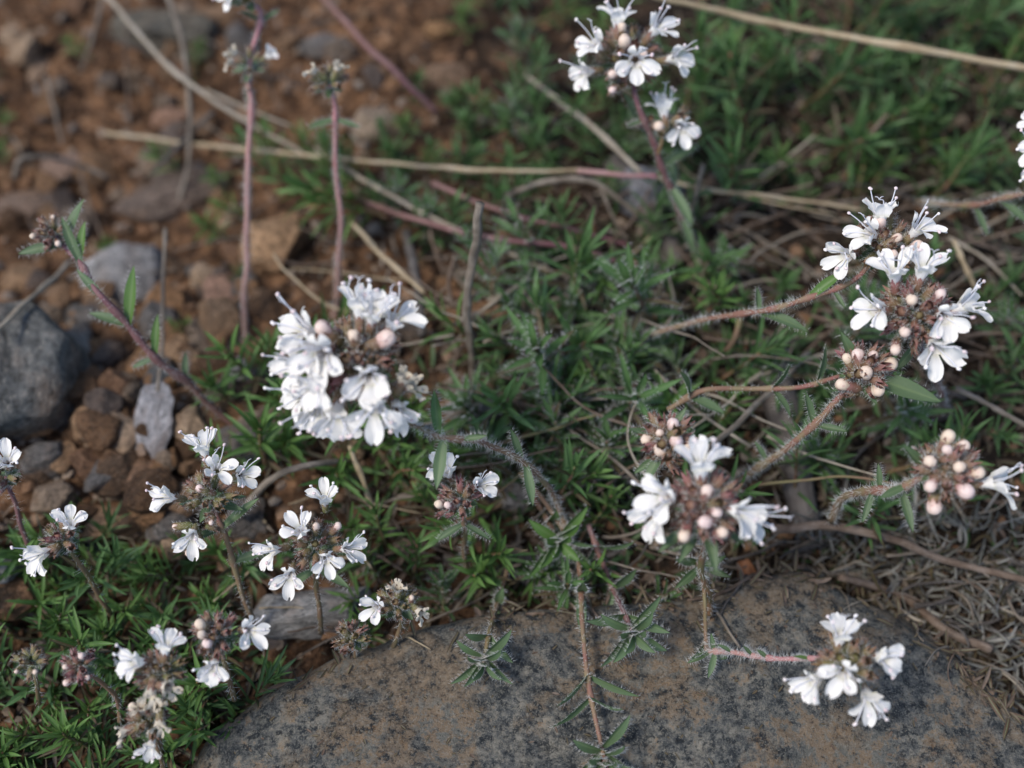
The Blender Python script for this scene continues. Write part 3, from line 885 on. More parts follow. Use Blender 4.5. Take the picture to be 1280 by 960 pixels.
SH = {}
for kind, mat, H, n_, L, W in (('tall', 'leaf', 2.3, 9, 1.0, 0.115), ('mid', 'leaf', 1.6, 8, 0.85, 0.135), ('bright', 'leaf_bright', 1.7, 9, 0.78, 0.105), ('fine', 'leaf_bright', 1.5, 10, 0.66, 0.085), ('dull', 'leaf_dark', 1.5, 7, 0.8, 0.14)):
    SH[kind] = [shoot_parts(sum(map(ord, kind)) * 10 + i, H * (0.85 + 0.1 * i), n_ + i % 2, L, W, mat, kind == 'mid') for i in range(5)]

def shoot(px, py, kind, s, label, group=None, r=R_, lean=0.25, direction=None):
    p = surf(px, py)
    root = empty('thyme_shoot', p)
    tag(root, label, 'shoot', group)
    ms, ml = SH[kind][r.randrange(5)]
    a_, b_ = link('stem', ms, root), link('foliage', ml, root)
    root.scale = (s, s, s)
    if direction is not None:
        q = direction.to_track_quat('Z', 'Y') @ Matrix.Rotation(r.uniform(0, 6.3), 3, 'Z').to_quaternion()
        root.rotation_euler = q.to_euler()
    else:
        root.rotation_euler = (r.gauss(0, lean), r.gauss(0, lean), r.uniform(0, 6.3))
    return root

def shoot_mat(name, label, n, boxes, kinds, s0, s1, seed):
    import numpy as np
    r = random.Random(seed)
    V, F, MI, VAR, UU, off = [], [], [], [], [], 0
    cache = {}
    for k in SH:
        for j, (_, me) in enumerate(SH[k]):
            co = np.empty(len(me.vertices) * 3, np.float32); me.vertices.foreach_get('co', co)
            li = np.empty(len(me.loops), np.int32); me.loops.foreach_get('vertex_index', li)
            st = np.empty(len(me.polygons), np.int32); me.polygons.foreach_get('loop_start', st)
            tt = np.empty(len(me.polygons), np.int32); me.polygons.foreach_get('loop_total', tt)
            mi = np.empty(len(me.polygons), np.int32); me.polygons.foreach_get('material_index', mi)
            va = np.empty(len(me.vertices), np.float32); me.attributes['var'].data.foreach_get('value', va)
            uu = np.empty(len(me.vertices), np.float32); me.attributes['u'].data.foreach_get('value', uu)
            keep = [(li[a:a + b], m_) for a, b, m_ in zip(st, tt, mi) if b == 4]
            cache[k, j] = (co.reshape(-1, 3), keep, va, uu)
    done = []
    while len(done) < n:
        bx = r.choice(boxes)
        p = ground(r.uniform(bx[0], bx[2]), r.uniform(bx[1], bx[3]))
        if on_rock(p.x, p.y) is not None: continue
        done.append(p)
        co, keep, va, uu = cache[r.choice(kinds), r.randrange(5)]
        s_ = r.uniform(s0, s1)
        rot = Matrix.Rotation(r.gauss(0, 0.2), 3, 'X') @ Matrix.Rotation(r.gauss(0, 0.2), 3, 'Y') @ Matrix.Rotation(r.uniform(0, 6.3), 3, 'Z')
        V.append(co @ (np.array(rot).T * s_) + np.array(p))
        F += [tuple(int(q) + off for q in f) for f, _ in keep]
        MI += [2 if m_ == 2 else 0 for _, m_ in keep]
        VAR.append(va); UU.append(uu); off += len(co)
    me = bpy.data.meshes.new(name)
    me.from_pydata(np.concatenate(V).tolist(), [], F)
    for k in ('leaf', 'leaf', 'leaf_dead'): me.materials.append(M[k])
    me.polygons.foreach_set('material_index', MI)
    me.polygons.foreach_set('use_smooth', [True] * len(F))
    for nm, d in (('var', VAR), ('u', UU)):
        me.attributes.new(nm, 'FLOAT', 'POINT').data.foreach_set('value', np.concatenate(d))
    tag(link(name, me), label, None, None, 'stuff')

def patch(n, box, kinds, s0, s1, label, group, seed, keep=None, lean=0.25):
    r = random.Random(seed)
    done = []
    tries = 0
    while len(done) < n and tries < n * 60:
        tries += 1
        px, py = r.uniform(box[0], box[2]), r.uniform(box[1], box[3])
        if keep and not keep(px, py): continue
        p = ground(px, py)
        if on_rock(p.x, p.y) is not None: continue
        if any((p - q).length < 0.48 for q in done): continue
        done.append(p)
        shoot(px, py, r.choice(kinds), r.uniform(s0, s1), label, group, r, lean)

shoot_mat('thyme_mat', 'low mat of small green thyme shoots between the larger ones', 170, [(850, -20, 1340, 265), (480, 130, 860, 340), (480, 130, 860, 340), (600, 350, 1330, 640), (-40, 685, 300, 1000)], ['fine', 'tall', 'dull', 'mid'], 0.5, 0.8, 77)
patch(62, (850, 20, 1340, 265), ['tall', 'tall', 'fine', 'dull'], 0.8, 1.2, 'green narrow-leaved thyme shoot in the upper right patch below the golden straw', 'shoots in the upper right patch', 41, None, 0.14)
patch(12, (560, -10, 860, 140), ['bright', 'mid', 'tall'], 0.6, 0.95, 'blurred green shoot on the soil left of the topmost white head', 'shoots left of the topmost head', 42)
patch(14, (480, 130, 860, 340), ['mid', 'tall', 'fine'], 0.5, 0.85, 'small shoot on the soil around the level straws in the upper middle', 'shoots in the upper middle', 43)
patch(42, (600, 350, 900, 640), ['mid', 'mid', 'tall', 'fine', 'bright'], 0.8, 1.15, 'grey-green shoot in the middle between the largest head and the twin heads', 'shoots in the middle', 44, lambda x, y: not (700 < x < 780 and 600 < y))
patch(28, (470, 500, 760, 740), ['mid', 'bright', 'fine'], 0.7, 1.0, 'green shoot below the hairy stem of the largest head', 'shoots below the largest head', 45)
patch(62, (-40, 685, 320, 1000), ['fine', 'fine', 'fine', 'bright'], 0.6, 0.95, 'bright green thyme shoot in the dense lower left patch', 'shoots in the lower left patch', 46, lambda x, y: x < 300 - max(0, y - 830) * 0.5)
patch(26, (880, 300, 1330, 660), ['dull', 'mid', 'tall'], 0.75, 1.1, 'dull green shoot in the shade around the heads on the right', 'shoots around the right-hand heads', 47)
patch(13, (300, 440, 440, 590), ['fine', 'fine', 'bright'], 0.95, 1.4, 'soft green shoot in the tuft left of the largest head', 'shoots left of the largest head', 48)
patch(12, (-20, 60, 330, 420), ['bright', 'fine'], 0.45, 0.8, 'tiny blurred green shoot among the stones at upper left', 'shoots among the upper left stones', 49)
patch(5, (340, 205, 470, 275), ['bright', 'tall'], 0.8, 1.0, 'bright green shoot in the tuft where the straws cross', 'shoots where the straws cross', 50)
patch(6, (330, 600, 500, 770), ['fine'], 0.6, 0.9, 'small green shoot between the small lower left sprigs', 'shoots between the lower left sprigs', 51)

# rosettes one can single out
def rosette(px, py, h, s, kind, label, vec, seed):
    r = random.Random(seed)
    p = surf(px, py, 0)
    q = at(px, py, p.z + h)
    root = empty('thyme_shoot', q)
    tag(root, label, 'shoot')
    ms, ml = SH[kind][seed % 5]
    link('stem', ms, root); link('foliage', ml, root)
    root.scale = (s, s, s)
    root.rotation_euler = (vec.to_track_quat('Z', 'Y') @ Matrix.Rotation(r.uniform(0, 6.3), 3, 'Z').to_quaternion()).to_euler()

rosette(468, 258, 1.3, 1.55, 'fine', 'bright feathery shoot leaning left where the two straws cross', (-RT * 0.9 + UP * 0.25 + TOCAM * 0.35).normalized(), 5)
rosette(478, 268, 1.0, 1.15, 'bright', 'large green shoot leaning left below the crossing straws', (-RT * 0.8 + UP * 0.35 + TOCAM * 0.5).normalized(), 6)
rosette(440, 240, 1.2, 1.0, 'fine', 'bright upright shoot just under the crossing straws', (-RT * 0.3 + UP * 0.6 + TOCAM * 0.5).normalized(), 7)
for i_, (px, py, s_, k_) in enumerate([(292, 890, 0.75, 'fine'), (345, 852, 0.6, 'fine'), (455, 806, 0.55, 'fine'), (555, 768, 0.7, 'mid'), (642, 752, 0.75, 'fine'), (705, 748, 0.8, 'mid'), (815, 742, 0.6, 'mid'), (870, 738, 0.7, 'dull'), (258, 925, 0.8, 'bright')]):
    shoot(px, py, k_, s_, 'small green shoot growing along the upper left rim of the flat rock', 'shoots along the rock rim', random.Random(i_), 0.3)
rosette(692, 470, 0.6, 1.25, 'mid', 'large star-shaped green shoot right of the upright bare twig', (UP * 0.3 + TOCAM).normalized(), 1)
rosette(768, 512, 0.4, 1.15, 'mid', 'star-shaped green shoot left of the lower bud head', (UP * 0.5 + TOCAM).normalized(), 2)
rosette(810, 410, 0.5, 1.2, 'mid', 'spreading green shoot where the long hairy stem begins', (UP * 0.6 + TOCAM - RT * 0.3).normalized(), 3)
rosette(905, 398, 0.6, 0.8, 'bright', 'yellowish green shoot growing on the long hairy stem', (UP * 0.7 + TOCAM).normalized(), 4)

# ------------------------------------------------------------------ trailing leafy stems over the rock
def trailing(label, pts, mat, pairs, seed, s=1.0, end=True, kind='leaf_pale'):
    """pts: (px, py, lift above the floor)"""
    r = random.Random(seed)
    w = [surf(a_, b_, h) for a_, b_, h in pts]
    sp = spline(w, 10)
    root = empty('trailing_shoot', w[0])
    tag(root, label, 'shoot')
    mb = MB()
    tube(mb, sp, 0.054 * s, 0.038 * s, 8, 0, 0.2, nodes=[q_[0] for q_ in pairs])
    hairs_on(mb, sp, 0.06 * s, 0.045 * s, 60, 0.09)
    link('stem', mb.mesh('trailing_stem', [M[mat], M['hair']], w[0]), root)
    fr = frames(sp)
    n = len(sp)
    jobs = []
    for t_, L in pairs:
        a0 = r.uniform(0, 3.1)
        for sg in (0, math.pi):
            jobs.append((t_, L, a0 + sg, r.uniform(0.9, 1.3)))
    if end:
        for k in range(5):
            jobs += [(1.0 - 0.02 * (5 - k), 0.85 - 0.1 * k, k * 1.57 + sg, 1.35 - 0.22 * k) for sg in (0, math.pi)]
    for t_, L, th, spread in jobs:
        i = min(n - 1, int(t_ * (n - 1)))
        tn, a, b = fr[i]
        out = (a * math.cos(th) + b * math.sin(th) + TOCAM * 0.35).normalized()
        d = (tn * math.cos(spread) + out * math.sin(spread)).normalized()
        if t_ > 0.89 and end:
            A = (TOCAM * 0.9 + tn * 0.45).normalized()
            e1 = A.orthogonal().normalized(); e2 = A.cross(e1)
            d = (A * math.cos(spread) + (e1 * math.cos(th) + e2 * math.sin(th)) * math.sin(spread)).normalized()
        d.z = max(d.z, -0.15)
        ml = MB()
        leaf(ml, sp[i], d, (tn + TOCAM * 0.6).normalized(), L * s, 0.21 * s, r.uniform(0.0, 0.6), r.random(), 0, 1, 4, 9, 0.45, r.gauss(0, 0.2))
        link('leaf', ml.mesh('trailing_leaf', [M[kind], M['hair']], w[0]), root)

trailing('trailing shoot with a red stem running down the flat rock in the middle', [(650, 590, 1.8), (690, 640, 1.6), (722, 700, 1.2), (728, 780, 0.5), (735, 850, 0.4), (748, 915, 0.35), (758, 960, 0.3)], 'stem_red', [(0.28, 0.9), (0.42, 0.8), (0.66, 1.0), (0.72, 0.9), (0.97, 0.7)], 1, 1.0, True)
trailing('trailing shoot with a purple stem ending in a leaf star on the rock', [(735, 655, 1.2), (748, 690, 1.1), (766, 735, 0.9), (782, 770, 0.7), (792, 795, 0.7)], 'stem_purple', [(0.2, 0.9), (0.5, 1.0), (0.75, 0.9)], 2, 1.05, True)
trailing('trailing leafy star lying on the rock below the small spent sprig', [(640, 690, 0.9), (625, 745, 0.6), (612, 790, 0.4), (604, 832, 0.5)], 'stem_brown', [(0.4, 0.6), (0.7, 0.7)], 3, 0.95, True)
trailing('bright leafy shoot star right of the pair of small white flowers', [(660, 610, 0.8), (685, 650, 1.3), (700, 680, 1.6)], 'stem_green', [(0.5, 0.8)], 4, 1.1, True, 'leaf_bright')
trailing('leafy stub hanging over the rock rim under the central flowering head', [(872, 690, 1.6), (880, 735, 1.0), (882, 790, 0.3), (884, 820, 0.2)], 'stem_brown', [(0.1, 0.8), (0.15, 0.8), (0.8, 0.5), (0.9, 0.5)], 5, 0.85, False, 'leaf_dark')

# ------------------------------------------------------------------ flowers
def petal_patch(mb, phi, r0, z0, L, W, a0, a1, cup, notch=0.0, wav=0.0, seed=0, nu=10, nv=8, neck=0.5):
    er = Vector((math.cos(phi), math.sin(phi), 0))
    et = Vector((-math.sin(phi), math.cos(phi), 0))
    ez = Vector((0, 0, 1))
    p = er * r0 + ez * z0
    grid = []
    for i in range(nu + 1):
        s = i / nu
        al = a0 + (a1 - a0) * s ** 0.8
        d = er * math.sin(al) + ez * math.cos(al)
        nn = er * math.cos(al) - ez * math.sin(al)
        w = W / 2 * (neck + (1 - neck) * sm(s / 0.6))
        if s > 0.62:
            w *= math.sqrt(max(0.03, 1 - ((s - 0.62) / 0.395) ** 2))
        row = []
        w *= 1 + 0.14 * noise.noise(Vector((s * 3.0, seed * 3.7, phi)))
        for j in range(nv + 1):
            x = j / nv * 2 - 1
            off = -cup * x * x * W * (0.3 + s)
            off += wav * noise.noise(Vector((x * 1.7 + seed * 5.3, s * 2.6, phi))) * s
            q = p + et * (x * w) + nn * off
            q += d * (0.03 * s * s * noise.noise(Vector((x * 3.4, seed * 2.1, phi * 2))))
            if notch:
                q -= d * (notch * max(0, 1 - abs(x) * 2.2) * max(0, s - 0.55) * 2.2)
            row.append(mb.vert(q, 0, 0, 0, max(0.0, 0.55 - s * 2.2)))
        grid.append(row)
        p = p + d * (L / nu)
    for i in range(nu):
        for j in range(nv):
            mb.face((grid[i][j], grid[i][j + 1], grid[i + 1][j + 1], grid[i + 1][j]))

TUBE = 0.34
def flower_meshes(seed, wilt=False):
    r = random.Random(seed)
    mb = MB()
    prof = [(0.045, 0.0), (0.055, 0.10), (0.075, 0.20), (0.105, 0.29), (0.128, TUBE), (0.134, TUBE + 0.02)]
    rings = []
    for k, (rr, z) in enumerate(prof):
        ids = []
        for j in range(18):
            th = 2 * math.pi * j / 18
            q = 1 + 0.05 * math.sin(3 * th + seed)
            ids.append(mb.vert(Vector((math.cos(th) * rr * q, math.sin(th) * rr * 0.88 * q, z)), 0, 0, 0, 0.35 if k < 2 else 0.0))
        rings.append(ids)
    for i in range(len(rings) - 1):
        for j in range(18):
            j2 = (j + 1) % 18
            mb.face((rings[i][j], rings[i][j2], rings[i + 1][j2], rings[i + 1][j]))
    k_ = 0.55 if wilt else 1.0
    wv = 0.11 if wilt else 0.045
    for dphi, L, W in ((0, 0.375, 0.262), (-1.13, 0.34, 0.25), (1.13, 0.34, 0.25)):
        phi = -math.pi / 2 + dphi + r.gauss(0, 0.08)
        petal_patch(mb, phi, 0.108, TUBE, L * r.uniform(0.88, 1.12) * k_, W * r.uniform(0.9, 1.12) * k_, rad(26 + r.gauss(0, 6)), rad(86 + r.gauss(0, 20)), r.uniform(-0.05, 0.32), 0, wv, r.random() * 9, neck=0.44)
    petal_patch(mb, math.pi / 2, 0.100, TUBE - 0.01, 0.26 * r.uniform(0.9, 1.15) * k_, 0.31 * k_, rad(4 + r.gauss(0, 5)), rad(38 + r.gauss(0, 12)), -0.16, 0.09, wv, r.random() * 9, neck=0.78)
    me = mb.mesh('corolla', [M['petal_dry' if wilt else 'petal']])
    st = []
    if not wilt:
        for th, L, sp in ((rad(30), 0.42, 0.5), (rad(150), 0.40, 0.5), (rad(-35), 0.30, 0.75), (rad(215), 0.32, 0.75)):
            L *= r.uniform(0.75, 1.25); sp *= r.uniform(0.7, 1.2)
            er = Vector((math.cos(th), math.sin(th), 0))
            pts = [er * 0.06 + Vector((0, 0, 0.22)), er * 0.085 + Vector((0, 0, TUBE + 0.03))]
            d = (er * math.sin(sp) + Vector((0, 0, math.cos(sp))))
            pts.append(pts[-1] + d * L * 0.55)
            pts.append(pts[-1] + (d + Vector((r.gauss(0, .2), r.gauss(0, .2), 0.1))).normalized() * L * 0.5)
            ms = MB()
            s_ = spline(pts, 5)
            tube(ms, s_, 0.0125, 0.010, 6)
            e = s_[-1]
            for sg in (-1, 1):
                c0 = e + Vector((r.gauss(0, .5), r.gauss(0, .5), r.gauss(0, .3))).normalized() * 0.013 * sg
                b0 = len(ms.v)
                for v in IV:
                    ms.vert(c0 + Vector((v.x * 0.036, v.y * 0.028, v.z * 0.030)))
                for f in IF:
                    ms.face(tuple(b0 + q for q in f), 1)
            st.append(('stamen', ms.mesh('stamen', [M['filament'], M['anther']])))
        ms = MB()
        pts = [Vector((0, 0.06, 0.2)), Vector((0, 0.085, TUBE + 0.05)), Vector((r.gauss(0, .03), 0.15, TUBE + 0.28)), Vector((r.gauss(0, .06), 0.21, TUBE + 0.50 * r.uniform(0.6, 1.1)))]
        s_ = spline(pts, 6)
        tube(ms, s_, 0.013, 0.009, 6)
        for sg in (-1, 1):
            tube(ms, spline([s_[-1], s_[-1] + Vector((0.03 * sg, 0.01, 0.04)), s_[-1] + Vector((0.075 * sg, 0.0, 0.05))], 4), 0.009, 0.005, 5)
        st.append(('pistil', ms.mesh('pistil', [M['filament']])))
    return me, st

FLO = [flower_meshes(i * 7 + 3) for i in range(10)]
WILT = [flower_meshes(i * 5 + 90, True) for i in range(3)]

def calyx_mesh(seed):
    r = random.Random(seed)
    mb = MB()
    prof = [(0.030, 0.0), (0.068, 0.05), (0.080, 0.13), (0.074, 0.22), (0.078, 0.28)]
    N = 15
    rings = []
    for rr, z in prof:
        rings.append([mb.vert(Vector((math.cos(2 * math.pi * j / N) * rr * (1 + 0.06 * (j % 3 == 0)), math.sin(2 * math.pi * j / N) * rr * (1 + 0.06 * (j % 3 == 0)), z)), 0, z / 0.42 + 0.001) for j in range(N)])
    for i in range(len(rings) - 1):
        for j in range(N):
            j2 = (j + 1) % N
            mb.face((rings[i][j], rings[i][j2], rings[i + 1][j2], rings[i + 1][j]))
    ci = mb.vert(Vector((0, 0, 0.25)), 0, 0.5)
    for j in range(N):
        mb.face((rings[-1][j], rings[-1][(j + 1) % N], ci))
    for k in range(5):
        ids = [rings[-1][(k * 3 + q) % N] for q in range(4)]
        mid = (mb.v[ids[1]] + mb.v[ids[2]]) / 2
        out = Vector((mid.x, mid.y, 0)).normalized()
        h = r.uniform(0.11, 0.17)
        m1 = mb.vert(mid + out * 0.014 + Vector((0, 0, h * 0.5)), 0, 0.85)
        tip = mb.vert(mid + out * (0.005 + r.gauss(0, 0.025)) + Vector((r.gauss(0, 0.01), r.gauss(0, 0.01), h)), 0, 1.0)
        mb.face((ids[0], ids[1], m1)); mb.face((ids[1], ids[2], m1)); mb.face((ids[2], ids[3], m1))
        mb.face((ids[0], m1, tip)); mb.face((m1, ids[3], tip))
    for _ in range(70):
        th = r.uniform(0, 6.3); z = r.uniform(0.03, 0.38)
        rr = 0.08
        d = Vector((math.cos(th), math.sin(th), r.uniform(0.2, 1.1))).normalized()
        hair(mb, Vector((math.cos(th) * rr, math.sin(th) * rr, z)), d, r.uniform(0.05, 0.11), 0.0028)
    return mb.mesh('calyx', [M['calyx'], M['hair']])
CAL = [calyx_mesh(i) for i in range(5)]

def bud_mesh(seed):
    r = random.Random(seed)
    mb = MB()
    prof = [(0.045, 0.0), (0.070, 0.07), (0.098, 0.15), (0.114, 0.22), (0.116, 0.28), (0.102, 0.335), (0.070, 0.375), (0.036, 0.392), (0.010, 0.396)]
    N = 30
    rings = []
    for rr, z in prof:
        ids = []
        for j in range(N):
            th = 2 * math.pi * j / N
            w = 1 - 0.13 * abs(math.sin(1.5 * th + seed + z * 4)) ** 8 * min(1, z / 0.15) * max(0, 1 - z / 0.33) + 0.09 * noise.noise(Vector((math.cos(th) * 2, math.sin(th) * 2, z * 8 + seed)))
            ids.append(mb.vert(Vector((math.cos(th) * rr * w, math.sin(th) * rr * w, z)), 0, z))
        rings.append(ids)
    for i in range(len(rings) - 1):
        for j in range(N):
            j2 = (j + 1) % N
            mb.face((rings[i][j], rings[i][j2], rings[i + 1][j2], rings[i + 1][j]))
    mb.face(tuple(rings[-1]))
    # outermost petal lobe folded over the others
    lo = []
    for i in range(7):
        zz = 0.16 + 0.235 * i / 6
        for q in range(len(prof) - 1):
            if prof[q][1] <= zz <= prof[q + 1][1]:
                f_ = (zz - prof[q][1]) / (prof[q + 1][1] - prof[q][1])
                rr = prof[q][0] * (1 - f_) + prof[q + 1][0] * f_
        hw = 0.95 * math.sin(math.pi * (0.16 + 0.72 * i / 6))
        lo.append([mb.vert(Vector((math.cos(seed * 2 + hw * k / 3) * (rr + 0.014), math.sin(seed * 2 + hw * k / 3) * (rr + 0.014), zz + 0.006)), 0, zz) for k in range(-3, 4)])
    for i in range(6):
        for k in range(6):
            mb.face((lo[i][k], lo[i][k + 1], lo[i + 1][k + 1], lo[i + 1][k]))
    return mb.mesh('bud', [M['bud']])
BUD = [bud_mesh(i) for i in range(4)]

def img_dir(deg, tilt):
    a, t_ = rad(deg), rad(tilt)
    return (RT * math.cos(a) + UP * math.sin(a)) * math.cos(t_) + TOCAM * math.sin(t_)

def basis(z, y):
    z = z.normalized()
    y = (y - z * y.dot(z))
    y = y.normalized() if y.length > 1e-4 else z.orthogonal().normalized()
    x = y.cross(z)
    return Matrix((x, y, z)).transposed().to_4x4()

def put(name, me, root, p, z, y, s, color=None):
    o = link(name, me, root, None, color)
    o.matrix_local = Matrix.Translation(p - root.location) @ basis(z, y) @ Matrix.Diagonal((s, s, s, 1))
    return o

BACK = 'back'
def sprig(label, head, stem, stem_mat, flowers=(), buds=(), ncal=20, purple=0.6, leaves=(), s=1.0, wilts=(), apex=(100, 50), hairs=70, r0=0.07, whorls=(), seed=1, group=None, ring=1.0, anchor=True):
    """head (px, py, height, radius px); flowers (px, py, axis deg, tilt, lip deg | BACK [, scale]); buds (px, py [, scale])"""
    r = random.Random(seed)
    hx, hy, hh, hr = head
    cs = 1.0
    if s < 0.93:
        ncal, cs, ring = int(ncal * 0.62), 0.85, ring * 0.8
    c = at(hx, hy, hh)
    ppc = FPX / depth(c)
    Rc = hr / ppc
    ax = img_dir(*apex)
    pts = [c - ax * Rc * 0.1] + [at(a_, b_, h) for a_, b_, h in stem]
    sp = spline(pts, 10)
    sp = [p + Vector((noise.noise(p * 0.9), noise.noise(p * 0.9 + Vector((9, 0, 0))), noise.noise(p * 0.9 + Vector((0, 9, 0))))) * 0.10 * min(1, i / 8) for i, p in enumerate(sp)]
    base = sp[-1]
    root = empty('thyme_sprig', base)
    tag(root, label, 'flower sprig', group)
    mb = MB()
    rev = list(reversed(sp))
    tube(mb, rev, r0, r0 * 0.72, 10, 0, 0.2, nodes=sorted({round(1 - lf[0], 1) for lf in leaves}))
    if hairs:
        hairs_on(mb, rev, r0, r0 * 0.8, hairs * 1.6, 0.125)
    link('stem', mb.mesh('sprig_stem', [M[stem_mat], M['hair']], base), root)
    used = []
    def pos(px, py, hz):
        dx, dy = (px - hx) / ppc, -(py - hy) / ppc
        rr = math.hypot(dx, dy)
        dz = math.sqrt(max(Rc * Rc - rr * rr, (0.12 * Rc) ** 2)) * hz
        return RT * dx + UP * dy + TOCAM * dz
    def calyx(p, d, sc_=1.0, pu=None):
        pu = min(1, max(0, r.gauss(purple, 0.22))) if pu is None else pu
        put('calyx', CAL[r.randrange(5)], root, p, d, Vector((r.gauss(0, 1), r.gauss(0, 1), r.gauss(0, 1))), s * sc_, (pu, 0, 0))
    for f in flowers:
        px, py, deg, tilt, lip = f[:5]
        fs = s * (f[5] if len(f) > 5 else 1.0) * 1.08 * r.uniform(0.95, 1.05)
        q = pos(px, py, 0.75)
        if lip != BACK:
            tilt = min(70, tilt + (16 if s > 0.93 else 24))
        z = img_dir(deg, tilt)
        down = -TOCAM if lip == BACK else img_dir(lip, 0)
        thr = c + q
        p = thr - z * TUBE * fs * 0.9
        me, st = FLO[r.randrange(len(FLO))]
        fo = put('flower', me, root, p, z, -down, fs)
        for nm, sm_ in st:
            link(nm, sm_, fo)
        used.append(q.normalized())
        # the calyx leans from the head's middle into the tube
        cb = p.lerp(c, 0.0) - z * 0.12 * fs
        calyx(cb, z, 0.95 * (fs / s))
    for b_ in buds:
        px, py = b_[:2]
        bs = s * (b_[2] if len(b_) > 2 else 1.0)
        q = pos(px, py, 0.64)
        z = (q + ax * Rc * 0.35).normalized()
        top = c + q
        bz = (z + Vector((r.gauss(0, .3), r.gauss(0, .3), r.gauss(0, .3)))).normalized()
        put('bud', BUD[r.randrange(4)], root, top - bz * 0.22 * bs, bz, Vector((r.gauss(0, 1), r.gauss(0, 1), 0.1)), bs * r.uniform(0.72, 1.04))
        calyx(top - bz * 0.44 * bs, bz, 1.25 * (bs / s))
        for q_ in range(2):
            d_ = (bz + Vector((r.gauss(0, .5), r.gauss(0, .5), r.gauss(0, .5)))).normalized()
            calyx(top - bz * 0.42 * bs - d_ * 0.05 + (d_ - bz) * 0.14, d_, 0.9 * (bs / s))
        used.append(q.normalized())
    for w_ in wilts:
        px, py, deg, tilt = w_[:4]
        q = pos(px, py, 0.7)
        z = img_dir(deg, tilt)
        me, _ = WILT[r.randrange(3)]
        wo = put('flower', me, root, c + q - z * TUBE * s * 0.7, z, UP, s * 0.95)
        wo['label'] = 'shrivelled cream flower'
        calyx(c + q - z * (TUBE * 0.7 + 0.1) * s, z)
        used.append(q.normalized())
    k = 0
    for i in range(ncal * 3):
        if k >= ncal: break
        zf = 1 - 1.45 * (i + 0.5) / (ncal * 1.6)
        if zf < -0.45: break
        th = i * 2.39996 + seed
        rr = math.sqrt(max(0, 1 - zf * zf))
        e1 = ax.orthogonal().normalized(); e2 = ax.cross(e1)
        d = (ax * zf + (e1 * math.cos(th) + e2 * math.sin(th)) * rr + Vector((r.gauss(0, .1), r.gauss(0, .1), r.gauss(0, .1)))).normalized()
        if any(d.angle(u_) < 0.22 for u_ in used): continue
        k += 1
        calyx(c + d * Rc * 0.30 * ring, d, cs * r.uniform(0.9, 1.15))
    # leaves: (t along stem from the head, image deg, tilt, length)
    n = len(sp)
    for lf in leaves:
        t_, deg, tilt, L = lf[:4]
        mat = lf[4] if len(lf) > 4 else 'leaf_pale'
        i = min(n - 1, int(t_ * (n - 1)))
        ml = MB()
        d = img_dir(deg, tilt)
        leaf(ml, sp[i], d, (TOCAM + UP * 0.4 + d * 0.2).normalized(), L, L * r.uniform(0.2, 0.26), r.uniform(-0.1, 0.5), r.random(), 0, 1, 4 if hairs else 0, 9, r.uniform(0.25, 0.6), r.gauss(0, 0.25))
        link('leaf', ml.mesh('sprig_leaf', [M[mat], M['hair']], base), root)
    # small leafy bracts that carry the head
    for k in range(6):
        th = k / 6 * 6.28 + r.uniform(0, 1)
        e1 = ax.orthogonal().normalized(); e2 = ax.cross(e1)
        out = e1 * math.cos(th) + e2 * math.sin(th)
        ml = MB()
        leaf(ml, c - ax * Rc * 0.15, (out - ax * 0.15).normalized(), ax, Rc * r.uniform(0.55, 0.8), 0.2 * s, r.uniform(-0.5, 0.1), r.random(), 0, 1, 3 if hairs else 0, 7, 0.4, r.gauss(0, 0.2))
        link('bract', ml.mesh('sprig_bract', [M['leaf_pale'], M['hair']], base), root)
    return root

sprig('largest white thyme head in the centre left, crowded with open flowers above a hairy stem', (447, 452, 5.6, 74),
      [(500, 515, 5.2), (545, 540, 4.6), (605, 556, 3.8), (660, 580, 2.8), (695, 630, 1.6), (725, 690, 0.6)], 'stem_red',
      flowers=[(453, 388, 88, 20, BACK), (493, 402, 60, 22, 320), (386, 414, 150, 22, 220, 1.05), (377, 456, 185, 25, 250, 0.95), (412, 442, 240, 55, 265, 1.1),
               (381, 492, 195, 20, 260, 0.9), (399, 508, 245, 25, 270), (425, 514, 265, 20, 265, 1.05), (467, 470, 275, 55, 275, 1.05), (472, 506, 280, 40, 272, 1.1), (497, 508, 300, 25, 280, 0.85),
               (404, 478, 215, 45, 250, 0.95), (398, 434, 205, 40, 235, 0.95), (470, 398, 75, 40, BACK, 0.9)],
      buds=[(411, 414), (448, 421, 1.05), (484, 427, 1.05)], wilts=[(510, 483, 10, 20), (507, 476, 60, 30)], ncal=30, purple=0.55,
      leaves=[(0.02, 55, 10, 1.1), (0.02, 252, 10, 0.8), (0.03, 300, -10, 0.9), (0.36, 95, 10, 0.8, 'leaf'), (0.38, 262, 10, 0.9), (0.42, 10, 20, 0.5), (0.66, 110, 20, 0.7), (0.68, 280, 10, 0.8)],
      seed=1, hairs=120, r0=0.062, s=1.1, apex=(130, 50))

sprig('upper of the twin white heads on the right, four flowers around pink buds', (1103, 308, 5.0, 52),
      [(1062, 357, 4.6), (1000, 378, 4.2), (930, 390, 3.5), (865, 402, 2.6), (815, 420, 1.6), (790, 440, 0.6)], 'stem_red',
      flowers=[(1091, 277, 92, 15, BACK, 0.95), (1078, 296, 165, 25, 225), (1056, 320, 195, 25, 200, 0.95), (1135, 292, 55, 25, 330)],
      buds=[(1091, 284, 0.85), (1110, 302, 1.0), (1135, 312, 0.9), (1105, 322, 0.8)], ncal=22, purple=0.45,
      leaves=[(0.30, 40, 20, 0.8, 'leaf_bright'), (0.45, 340, 20, 1.0), (0.46, 100, 20, 0.5), (0.22, 300, 10, 0.4)], seed=2, hairs=110, r0=0.062, s=0.95, apex=(80, 55))

